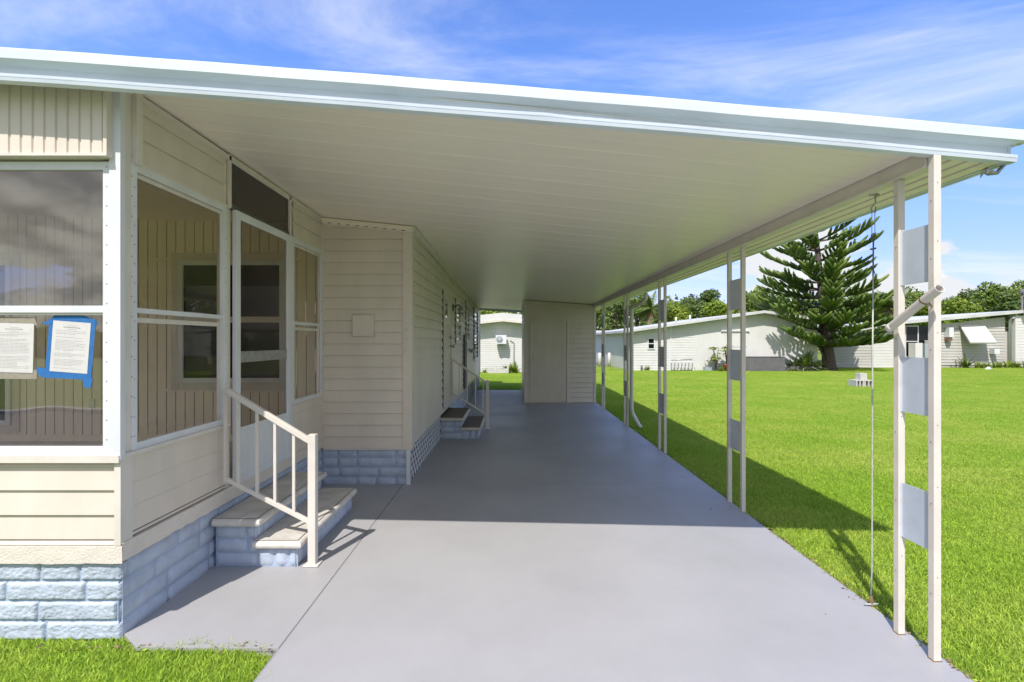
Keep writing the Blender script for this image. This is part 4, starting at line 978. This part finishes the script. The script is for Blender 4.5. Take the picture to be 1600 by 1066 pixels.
# ------------------------------------------------------------ Norfolk pine
def norfolk():
    rnd = random.Random(11); bx, by = 16.25, 26.2
    t = thing('norfolk_pine', 'tall dark green tiered pine with upswept finger-like branches on the lawn', 'pine tree', (bx, by, 0))
    m = MB(); H = 9.4; topx = bx-.95
    def ax(z): f = z/H; return Vector((bx+(topx-bx)*f, by, z))
    m.tube([ax(0)-Vector((0,0,.1)), ax(.15), ax(1), ax(3), ax(6), ax(H)], [.42, .33, .27, .2, .13, .02], 'bark', 10)
    for (dx_, dz) in ((-.42, 1.9), (-.6, 1.6), (-.25, 1.3)): m.tube([(bx+dx_*.35, by-.1, 0), (bx+dx_*.8, by-.2, dz*.5), (bx+dx_*1.5, by-.25, dz)], [.07, .05, .03], 'bark', 6)
    m.build('trunk', t)
    m = MB()
    def shoot(p, d, ln, r):
        pts = []; q = p.copy(); dd = d.copy(); n = 5
        for i in range(n+1):
            pts.append(q.copy()); dd = (dd+Vector((0, 0, .10))).normalized(); q = q+dd*ln/n
        rs = [r*.75, r, r*1.08, r*1.05, r*.95, r*.45]
        rs = [a*rnd.uniform(.85, 1.15) for a in rs]
        m.tube(pts, rs, 'pine', 6, True)
        # needles roughening the outline
        for i in range(int(ln*26)):
            f = rnd.uniform(0, .98)*(n); j = int(f); c = pts[j].lerp(pts[j+1], f-j); e = (pts[j+1]-pts[j]).normalized()
            o = Vector((rnd.gauss(0,1), rnd.gauss(0,1), rnd.gauss(0,1))); o = (o-e*o.dot(e)).normalized()
            s_ = e.cross(o)*r*.28; m.face([c+o*r*.7-s_, c+o*r*.7+s_, c+o*r*1.55+e*r*.9], 'pine')
    z = 1.2; w_ = 0
    while z < H-.3:
        f = z/H
        # branch reach envelope read from the photograph
        env = [(0.1, 2.75), (.2, 3.05), (.33, 2.75), (.45, 2.15), (.52, 2.05), (.6, 2.5), (.66, 2.35), (.72, 1.9), (.8, 1.4), (1.0, .15)]
        R_ = 0.3
        for (a, b) in zip(env, env[1:]):
            if a[0] <= f <= b[0]: R_ = a[1]+(b[1]-a[1])*(f-a[0])/(b[0]-a[0])
        nb = 7 if f < .5 else 6 if f < .62 else 5; off = rnd.uniform(0, 6.28)
        for i in range(nb):
            az = off+i*6.283/nb+rnd.uniform(-.2, .2); ln = R_*rnd.uniform(.72, 1.08)
            if math.cos(az) < -.5: ln *= 1.15
            el = -.12+.42*f+rnd.uniform(-.10, .08)
            d = Vector((math.cos(az)*math.cos(el), math.sin(az)*math.cos(el), math.sin(el))); side = Vector((-math.sin(az), math.cos(az), 0))
            p = ax(z); n = max(5, int(ln/.27)); st = ln/n; pts = [p.copy()]
            for j in range(n):
                d = (d+Vector((0, 0, (.012+.05*f)+.03*j/n))).normalized(); p = p+d*st; pts.append(p.copy())
                if j >= 1:
                    for s_ in (-1, 1):
                        sl = min(.35+.95*math.sin(math.pi*min((j+.6)/n, 1)*.62)*.55*min(1, ln/2), 1.0)*rnd.uniform(.8, 1.15)
                        if j > n*.75: sl *= .85
                        dr = (d*.80+side*s_*rnd.uniform(.45, .75)+Vector((0, 0, rnd.uniform(-.04, .16)))).normalized()
                        shoot(p, dr, sl, .061 if f < .75 else .054)
            m.tube(pts, [.05*(1-j/n)+.012 for j in range(n+1)], 'bark', 5)
            shoot(p-d*.1, d, .5, .07)
        z += rnd.uniform(.36, .46) if f < .45 else rnd.uniform(.46, .58); w_ += 1
    shoot(ax(H-.3), Vector((0, 0, 1)), .7, .07)
    m.build('crown', t)
norfolk()

# ------------------------------------------------------------ neighbouring houses
# white house to the right, gable end towards the carport
HY = 26.0
def hx(p, Y=HY): return (p-800)*Y/800
t = thing('white_house', 'white neighbouring house with shallow gable behind the pine tree', 'house', (hx(1090), HY, 0))
m = MB(); gz = -.03
x0, x1, x2, x3, x4 = hx(985), hx(1047), hx(1085), hx(1188), hx(1275)
rz = lambda x: 1.93+(x-x0)*(2.87-1.93)/(x3-x0) if x < x3 else 2.87-(x-x3)*.14
lap(m, (x0, HY), (x1, HY), (0, -1), gz, rz(x0), .13, .012, 'siding2', rz(x1))
lap(m, (x1+.05, HY), (x2, HY), (0, -1), gz, rz(x1), .13, .012, 'siding2', rz(x2))
x = x2
while x < x4:
    m.box(x, x+.24, HY-.012, HY+.02, gz, rz(x), 'siding2'); m.box(x+.24, x+.25, HY-.004, HY+.02, gz, rz(x), 'siding2'); x += .25
m.box(x0, x4, HY+.02, HY+.1, gz, 1.93, 'siding2')
m.box(x0-.02, x0+.06, HY-.02, HY+12, gz, 1.92, 'siding2'); m.box(x4-.06, x4, HY+.1, HY+12, gz, 2.0, 'siding2')
m.build('wall', t)
m = MB()
for (a, b) in ((x0-.35, x3), (x3, x4+.4)):
    za, zb = rz(a), rz(b)
    m.hexa([(a, HY-.45, za), (b, HY-.45, zb), (b, HY+12, zb), (a, HY+12, za), (a, HY-.45, za+.13), (b, HY-.45, zb+.13), (b, HY+12, zb+.13), (a, HY+12, za+.13)], 'roofgrey')
m.build('roof', t)
for qx in (1063, 1081, 1105):
    m = MB(); xx = hx(qx); m.tube([(xx, HY+2.5, rz(xx)+.1), (xx, HY+2.5, rz(xx)+.42)], .05, 'white', 7); m.build('vent_pipe', t)
m = MB(); m.box(x1, x1+.05, HY-.05, HY, gz, rz(x1), 'white'); m.build('downspout', t)
def simple_window(par, xa, xb, za, zb, Y, k='glassdark', fk='white'):
    m = MB(); frame(m, (xa, Y, za), (1,0,0), (0,0,1), (0,-1,0), xb-xa, zb-za, .05, .05, fk); m.box(xa+.05, xb-.05, Y-.03, Y-.005, (za+zb)/2-.02, (za+zb)/2+.02, fk)
    o = m.build('window', par); m = MB(); m.box(xa+.05, xb-.05, Y-.018, Y-.006, za+.05, zb-.05, k); p = m.build('pane', o)
    return o
simple_window(t, hx(1011.5), hx(1023), 1.5-14*HY/800, 1.5+4*HY/800, HY)
m = MB(); m.box(hx(1128), hx(1168), HY-.03, HY-.013, 1.5-10*HY/800, 1.5+14*HY/800, 'siding2'); m.box(hx(1126), hx(1170), HY-.10, HY-.013, 1.5+14*HY/800, 1.5+16*HY/800, 'white'); m.build('window_shutter', t)
# yard things in front of the white house
m = MB(); m.box(hx(1143), hx(1212), HY-.9, HY-.35, -.03, .68, 'greybox'); m.box(hx(1143)-.02, hx(1212)+.02, HY-.92, HY-.33, .68, .70, 'greybox'); tag(m.build('storage_bin', bevel=.01), 'long dark grey storage bin against the white house wall', 'bin')
t = thing('plant_pot', 'red pot at the foot of the white house', 'pot', (hx(1128), HY-.7, 0)); m = MB(); m.tube([(hx(1128), HY-.7, -.03), (hx(1128), HY-.7, .28), (hx(1128), HY-.7, .32)], [.16, .21, .23], 'red', 14); m.build('pot_body', t)
m = MB(); m.tube([(hx(1128), HY-.7, .31), (hx(1128), HY-.7, .322)], .19, 'soil', 12); m.build('potting_soil', t)
small_plant('fig_plant', 'leafy bright green plant standing in the red pot', 'plant', hx(1126), HY-.7, .3, 12, 1.0, 'leafb', 31, 'fig')
small_plant('fig_plant', 'tall bright green leafy plant left of the red pot', 'plant', hx(1111), HY-.6, -.03, 12, 1.25, 'leafb', 32, 'fig')
small_plant('shrub_plant', 'low green plant between the red pot and grey bin', 'plant', hx(1138), HY-.6, -.03, 40, .5, 'leafb', 33)
small_plant('shrub_plant', 'low dark ground plant left of the red pot', 'plant', hx(1118), HY-.8, -.03, 60, .42, 'leafa', 34)
small_plant('shrub_plant', 'small weed at the white house corner window', 'plant', hx(1010), HY-.15, -.03, 40, .38, 'leafa', 35)
m = MB(); m.tube([(hx(1001), HY-.2, -.03), (hx(1001), HY-.2, .25)], .05, 'greybox', 7); tag(m.build('stub_pipe'), 'short dark stub pipe at the white house base', 'pipe')
m = MB(); xs_ = hx(1100); m.box(xs_-.12, xs_+.3, HY-.5, HY-.2, -.03, .17, 'greypanel'); m.tube([(xs_, HY-.35, .17), (xs_, HY-.35, .35), (xs_, HY-.35, .48), (xs_, HY-.35, .62)], [.07, .10, .06, .03], 'concrete', 8); tag(m.build('garden_statue'), 'small grey garden statue on a block beside the plants', 'statue')
t = thing('bicycle_rack', 'pale metal rack standing by the white lap siding', 'rack', (hx(1057), HY-.6, 0))
m = MB(); m.tube([(hx(1043), HY-.6, .52), (hx(1075), HY-.6, .56)], .02, 'metal', 6); m.tube([(hx(1043), HY-.6, .03), (hx(1075), HY-.6, .03)], .02, 'metal', 6); m.build('rail', t)
for i in range(7):
    m = MB(); xx = hx(1043)+i*(hx(1075)-hx(1043))/6; m.tube([(xx, HY-.6, 0), (xx, HY-.6, .54)], .018, 'metal', 6); m.tube([(xx, HY-.6, .40), (xx+.1, HY-.8, -.02)], .016, 'metal', 6); m.build('upright', t)
# shrubs under the pine
for i, (qx, k, s_) in enumerate(((1232, 'leafc', 1.0), (1248, 'leafa', 1.15), (1262, 'leafc', .8))):
    small_plant('shrub_plant', ('spiky dark shrub in the pine shade at the grey bin end', 'taller spiky green shrub in the middle under the pine', 'small dark shrub nearest the pine trunk')[i], 'shrub', hx(qx), HY-.5, -.03, 60, s_, k, 40+i)
m = MB(); m.box(hx(1212), hx(1270), HY-.75, HY-.65, -.03, .22, 'greybox'); tag(m.build('garden_edging'), 'low dark edging board in front of the shrubs under the pine', 'edging')
# grey house to the far right
GY = 29.0
gx = lambda p: (p-800)*GY/800
gh = lambda p: 1.5-(p-534)*GY/800
t = thing('grey_house', 'long pale grey lap sided house with white downspout at the right edge', 'house', (gx(1480), GY, 0))
m = MB()
ztl = lambda x: gh(520)+(x-gx(1370))*(gh(494)-gh(520))/(gx(1600)-gx(1370))
lap(m, (gx(1296), GY), (gx(1361), GY), (0, -1), -.03, gh(530), .16, .02, 'greysiding')
m.box(gx(1361), gx(1365), GY-.06, GY, -.03, gh(520), 'siding2')
lap(m, (gx(1365), GY), (gx(1396), GY), (0, -1), -.03, gh(522), .16, .012, 'siding2')
lap(m, (gx(1447), GY), (gx(1570), GY), (0, -1), .1, ztl(gx(1447)), .16, .025, 'greysiding', ztl(gx(1570)))
lap(m, (gx(1580), GY-.3), (gx(1760), GY-.3), (0, -1), .0, gh(496), .16, .015, 'siding2', gh(486))
m.box(gx(1578), gx(1581), GY-.32, GY, -.03, gh(496), 'siding2')
m.box(gx(1396), gx(1447), GY, GY+.1, -.03, gh(516), 'siding2'); m.box(gx(1296), gx(1760), GY+.02, GY+.12, -.03, 2.0, 'greysiding')
m.build('wall', t)
m = MB()
for (a, b, za, zb, yy) in ((gx(1365), gx(1585), gh(512), gh(492), GY-.5), (gx(1290), gx(1372), gh(526), gh(514), GY-.25), (gx(1585), gx(1765), gh(492), gh(482), GY-.75)):
    m.hexa([(a, yy, za), (b, yy, zb), (b, GY+9, zb), (a, GY+9, za), (a, yy, za+.17), (b, yy, zb+.17), (b, GY+9, zb+.17), (a, GY+9, za+.17)], 'roofgrey')
m.build('roof', t)
m = MB(); m.tube([(gx(1575), GY-.35, gh(498)), (gx(1575), GY-.12, gh(502)), (gx(1575), GY-.12, 0)], .07, 'white', 8); m.build('downspout', t)
simple_window(t, gx(1413), gx(1434), gh(560), gh(511), GY-.02)
m = MB(); m.box(gx(1434), gx(1449), GY-.05, GY, gh(560), gh(511), 'glassdark'); m.build('door', t)
m = MB(); a, b = gx(1500), gx(1537); m.hexa([(a-.1, GY-.75, gh(539)), (b, GY-.75, gh(539)), (b, GY-.04, gh(512)), (a-.05, GY-.04, gh(512)), (a-.1, GY-.79, gh(537)), (b, GY-.79, gh(537)), (b, GY-.06, gh(510)), (a-.05, GY-.06, gh(510))], 'siding2'); m.build('window_awning', t)
m = MB(); m.box(gx(1545), gx(1553), GY-.35, GY-.03, gh(555), gh(547), 'white'); m.build('dryer_vent', t)
m = MB(); m.box(gx(1475), gx(1482), GY-.35, GY-.03, gh(529), gh(514), 'white'); m.box(gx(1475), gx(1481), GY-.3, GY-.03, gh(535), gh(529), 'rust'); m.build('meter_box', t)
def ac_unit(label, x, y, z, w_, h_, d_, wallm=False):
    t = thing('air_conditioner', label, 'air conditioner', (x, y, z)); m = MB(); m.box(x, x+w_, y-d_, y, z, z+h_, 'white'); m.build('casing', t, bevel=.01)
    m = MB(); cx_, cz_ = x+w_*.36, z+h_*.52; r_ = min(w_*.3, h_*.42)
    m.tube([(cx_, y-d_-.006, cz_), (cx_, y-d_+.002, cz_)], r_, 'greypanel', 20)
    for q in (.3, .55, .8, 1.0):
        m.tube([(cx_+r_*q*math.cos(i*.3142), y-d_-.012, cz_+r_*q*math.sin(i*.3142)) for i in range(21)], .006, 'white', 4, False)
    m.tube([(cx_, y-d_-.02, cz_), (cx_, y-d_-.004, cz_)], r_*.22, 'white', 12); m.build('fan_grille', t)
    if wallm:
        m = MB(); m.box(x+.08, x+.12, y-d_, y+.2, z-.05, z-.002, 'metal'); m.box(x+w_-.12, x+w_-.08, y-d_, y+.2, z-.05, z-.002, 'metal'); m.build('wall_bracket', t)
ac_unit('grey outdoor cooling unit beside the dark glazed door of the grey house', gx(1438), GY-.3, .0, gx(1449)-gx(1438), gh(534), .35)
m = MB(); m.box(gx(1413), gx(1424), GY-.8, GY-.3, -.03, gh(538), 'siding2'); tag(m.build('utility_cabinet', bevel=.01), 'tall white utility cabinet left of the glazed door', 'cabinet')
m = MB(); m.box(gx(1427.5), gx(1434), GY-.8, GY-.3, -.03, gh(539), 'greypanel'); tag(m.build('utility_cabinet', bevel=.01), 'narrow grey utility cabinet next to the cooling unit', 'cabinet')
rnd = random.Random(77)
for i in range(14):
    small_plant('border_grass', 'ornamental grass clump in the bed along the grey house wall', 'plant', gx(1506)+i*.33*1.05, GY-.6-rnd.uniform(0, .3), -.03, 46, rnd.uniform(.38, .55), 'leafb', 200+i, 'strap', 'grass clumps along the grey house')
small_plant('spiky_plant', 'large spiky plant with arching leaves left of the grass bed', 'plant', gx(1490), GY-.8, -.03, 34, 1.0, 'palm', 61)
small_plant('spiky_plant', 'white flowering plant by the right downspout', 'plant', gx(1592), GY-.9, -.03, 30, .65, 'leafb', 62, 'fig')
m = MB(); m.tube([(gx(1476), GY-2.5, -.02), (gx(1480), GY-2.5, .05), (gx(1485), GY-2.5, .0)], [.06, .1, .04], 'white', 7); tag(m.build('stone'), 'small white stone lying on the lawn before the grey house', 'stone')
# concrete blocks on the lawn
def cblock(label, x, y, z, w_, d_, h_, hole):
    m = MB()
    if hole:
        t_ = .035
        m.box(x, x+w_, y, y+t_, z+h_-.03, z+h_, 'concrete'); m.box(x, x+w_, y+t_, y+d_, z+h_-.03, z+h_, 'concrete')
        for xx in (x, x+w_/2-.02, x+w_-.04): m.box(xx, xx+.04, y, y+d_, z, z+h_-.03, 'concrete')
        m.box(x, x+w_, y+d_-.02, y+d_-.01, z, z+h_-.04, 'greybox')
    else: m.box(x, x+w_, y, y+d_, z, z+h_, 'concrete')
    tag(m.build('concrete_block', bevel=.006), label, 'concrete block', 'concrete blocks on the lawn')
BY = 16.7
bxp = lambda p: (p-800)*BY/800
cblock('left hollow block under the stack on the lawn', bxp(1338), BY, -.03, .26, .4, .23, True)
cblock('right hollow block under the stack on the lawn', bxp(1338)+.27, BY, -.03, .29, .4, .23, True)
cblock('pale solid block on top of the lawn stack', bxp(1346), BY+.05, .201, .22, .25, .22, False)

# house seen through the gap behind the carport
OY = 24.5
ox = lambda p: (p-800)*OY/800
oh = lambda p: 1.5-(p-534)*OY/800
t = thing('rear_white_house', 'white gabled house seen through the gap at the far end of the carport', 'house', (ox(785), OY, 0))
m = MB(); xa, xb, xr = ox(700), ox(870), ox(786)
rzr = lambda x: oh(504.5)-abs(x-xr)*.105
lap(m, (xa, OY), (xr, OY), (0, -1), -.03, rzr(xa), .10, .010, 'siding2', rzr(xr)); lap(m, (xr, OY), (xb, OY), (0, -1), -.03, rzr(xr), .10, .010, 'siding2', rzr(xb))
m.box(xa, xb, OY+.01, OY+.1, -.03, 2.0, 'siding2'); m.build('wall', t)
m = MB()
for (a, b) in ((xa-.3, xr), (xr, xb+.3)):
    za, zb = rzr(a)+.0, rzr(b)+.0
    m.hexa([(a, OY-.5, za), (b, OY-.5, zb), (b, OY+10, zb), (a, OY+10, za), (a, OY-.5, za+.40), (b, OY-.5, zb+.40), (b, OY+10, zb+.40), (a, OY+10, za+.40)], 'siding2')
    m.hexa([(a, OY-.515, za-.01), (b, OY-.515, zb-.01), (b, OY-.5, zb-.01), (a, OY-.5, za-.01), (a, OY-.515, za+.10), (b, OY-.515, zb+.10), (b, OY-.5, zb+.10), (a, OY-.5, za+.10)], 'trim')
m.build('roof', t)
ac_unit('wall mounted cooling unit on the white house behind the carport', ox(775), OY-.15, oh(539.5), ox(791.5)-ox(775), oh(526)-oh(539.5), .34, True)
m = MB(); m.tube([(ox(797), OY-.06, oh(533)), (ox(803), OY-.06, oh(537)), (ox(803), OY-.06, 0)], .02, 'greypanel', 6); m.build('refrigerant_line', t)
m = MB(); m.box(ox(763), ox(795), OY-1.0, OY-.85, -.03, .2, 'concrete'); tag(m.build('planter_edging', bevel=.01), 'pale concrete planter edging below the white rear house wall', 'planter')
for i, (qx, s_) in enumerate(((758, .3), (766, .34), (775, .35), (785, .4), (793, .5), (800, .62), (806, .5))):
    small_plant('border_plant', ('low green plant at the left end of the rear planter', 'second small plant from the left in the rear planter', 'small plant below the left of the cooling unit', 'small plant below the right of the cooling unit', 'plant at the right end of the concrete planter edging', 'tallest plant beside the rear planter pipe', 'green plant right of the rear planter')[i], 'plant', ox(qx), OY-.6, -.03, 50, s_, 'leafb', 300+i)
m = MB(); m.box(ox(803), ox(806), OY-.4, OY-.3, .25, .5, 'greybox'); tag(m.build('hose_reel', bevel=.01), 'small black hose reel on the rear white house wall', 'hose reel')

# street and pale blue house far beyond
m = MB(); m.face([(0, 33, -.03), (14, 30, -.03), (14, 36, -.03), (0, 39, -.03)], 'asphalt'); struct(m.build('side_street'))
FYY = 48.0
fx = lambda p: (p-800)*FYY/800
fh = lambda p: 1.5-(p-534)*FYY/800
t = thing('blue_grey_house', 'distant blue grey house with white awnings beyond the bollards', 'house', (fx(958), FYY, 0))
m = MB(); lap(m, (fx(915), FYY), (fx(1000), FYY), (0, -1), -.03, fh(526), .3, .02, 'greypanel'); m.build('wall', t)
m = MB(); m.hexa([(fx(910), FYY-1, fh(529)), (fx(1005), FYY-1, fh(526)), (fx(1005), FYY+8, fh(526)), (fx(910), FYY+8, fh(524)), (fx(910), FYY-1, fh(524)), (fx(1005), FYY-1, fh(521)), (fx(1005), FYY+8, fh(516)), (fx(910), FYY+8, fh(516))], 'roofgrey'); m.build('roof', t)
for (a, b) in ((933, 941), (948, 952), (953.5, 960)):
    simple_window(t, fx(a), fx(b), fh(549), fh(543), FYY)
m = MB(); m.box(fx(933), fx(950), FYY-.5, FYY-.45, fh(542), fh(531), 'siding2'); m.box(fx(953), fx(962), FYY-.5, FYY-.45, fh(542), fh(531), 'siding2'); m.build('window_awning', t)
m = MB(); m.box(fx(964), fx(969), FYY-.1, FYY, fh(557), fh(532), 'glassdark'); m.build('door', t)
for i, qx in enumerate((937, 952, 963)):
    m = MB(); Y_2 = 30.0; x = (qx-800)*Y_2/800; m.tube([(x, Y_2, -.05), (x, Y_2, .72), (x, Y_2, .78)], [.10, .10, .05], 'siding2', 9)
    tag(m.build('bollard'), ('white bollard beside the corner of the shed', 'white bollard in the middle of the three along the street', 'white bollard nearest the white house corner')[i], 'bollard', 'white bollards along the side street')
m = MB(); m.tube([((1597-800)*34/800, 34, 0), ((1597-800)*34/800, 34, 4.6)], .06, 'greybox', 8); m.tube([((1597-800)*34/800, 34, 4.6), ((1597-800)*34/800, 34, 4.9)], [.16, .12], 'greybox', 8)
tag(m.build('lamp_post'), 'slim dark lamp post behind the grey house at the right edge', 'lamp post')

# ------------------------------------------------------------ tree line
TL = [  # px, top y, distance, width px, material, label
 (930, 452, 60, 60, 'leafa', 'mid green tree just right of the shed, behind the distant street'),
 (962, 462, 56, 55, 'leafc', 'dark dense tree behind the blue grey house'),
 (995, 458, 62, 70, 'leafa', 'broad mid green tree left of the first palm'),
 (1052, 470, 52, 60, 'leafb', 'bright green tree over the low corner of the white house'),
 (1082, 460, 66, 60, 'leafc', 'dark round tree behind the roof vents'),
 (1106, 450, 74, 40, 'leafc', 'thin dark tree rising above the bright trees left of the second post pair'),
 (1122, 468, 54, 60, 'leafb', 'bright leafy tree just left of the second post pair'),
 (1160, 452, 60, 52, 'leafa', 'rounded tree directly behind the second post pair'),
 (1188, 446, 64, 55, 'leafa', 'tall green tree left of the pine crown'),
 (1222, 456, 60, 60, 'leafc', 'dark tree hidden behind the left of the pine'),
 (1262, 462, 58, 60, 'leafa', 'green tree behind the pine trunk line'),
 (1305, 470, 62, 60, 'leafc', 'dark tree showing through the pine crown'),
 (1345, 452, 66, 60, 'leafa', 'mid green tree right of the pine top'),
 (1372, 462, 56, 50, 'leafb', 'yellow green tree behind the steel cable'),
 (1420, 447, 60, 62, 'leafa', 'green tree framed between the two nearest posts'),
 (1448, 470, 52, 44, 'leafb', 'lower bright tree behind the slanted white pipe'),
 (1492, 464, 50, 62, 'leafb', 'bright yellow green round tree right of the nearest post'),
 (1512, 450, 70, 60, 'leafc', 'darker tree behind the bright round tree'),
 (1545, 437, 60, 62, 'leafa', 'tall dense tree over the grey house awning'),
 (1572, 448, 54, 50, 'leafc', 'dark tree beside the bare pale branches'),
 (1598, 434, 62, 66, 'leafa', 'big green tree cut by the right edge of the photo'),
 (1640, 440, 60, 70, 'leafa', 'large green tree past the right end of the treeline'),
 (770, 476, 52, 80, 'leafb', 'bright tree over the roof of the rear white house'),
]
for i, (p, ty, D, wp, k, lab) in enumerate(TL):
    broad_tree((p-800)*D/800, D, 1.5+(534-ty)*D/800, wp*D/800*1.12, k, lab, 500+i, leaf=.30*D/60, nl=3000)
palm((1018-800)*50/800, 50, 4.6, 'fan crowned palm between the third and fourth post pairs', 81, n=30, ln=2.2)
palm((1034-800)*47/800, 47, 3.4, 'shorter palm with dead brown fronds above the white house roof', 82, n=14, ln=1.6, dead=16)
palm((1388-800)*46/800, 46, 4.6, 'palm between the steel cable and the nearest posts', 83, n=30, ln=2.3, dead=10)
palm((1500-800)*66/800, 66, 5.0, 'distant palm behind the bright round tree', 84, n=24, ln=2.2)
# distant wood closing the horizon
m = MB(); rnd = random.Random(9)
cl = []
for i in range(80):
    x = -50+i*2.6+rnd.uniform(-1, 1); r_ = rnd.uniform(2.6, 3.8); cl.append((Vector((x, 84+rnd.uniform(-3, 3), rnd.uniform(3.2, 6.0))), r_, .9))
    cl.append((Vector((x+1.2, 80, 1.5)), 2.8, .8))
leaf_cloud(m, cl, 46000, .75, 'leafa', rnd); o = m.build('distant_wood'); o['kind'] = 'stuff'; tag(o, 'dense green wood closing the horizon behind the houses', 'wood')
# wood behind the camera (seen only mirrored in the porch glass)
m = MB(); cl = []
for i in range(30): cl.append((Vector((-50+i*3.2, -46+rnd.uniform(-3, 3), rnd.uniform(.5, 1.2))), rnd.uniform(1.6, 2.4), .9))
leaf_cloud(m, cl, 9000, .8, 'leafa', rnd); o = m.build('roadside_wood'); o['kind'] = 'stuff'; tag(o, 'far green treeline across the road mirrored in the porch glass', 'wood')
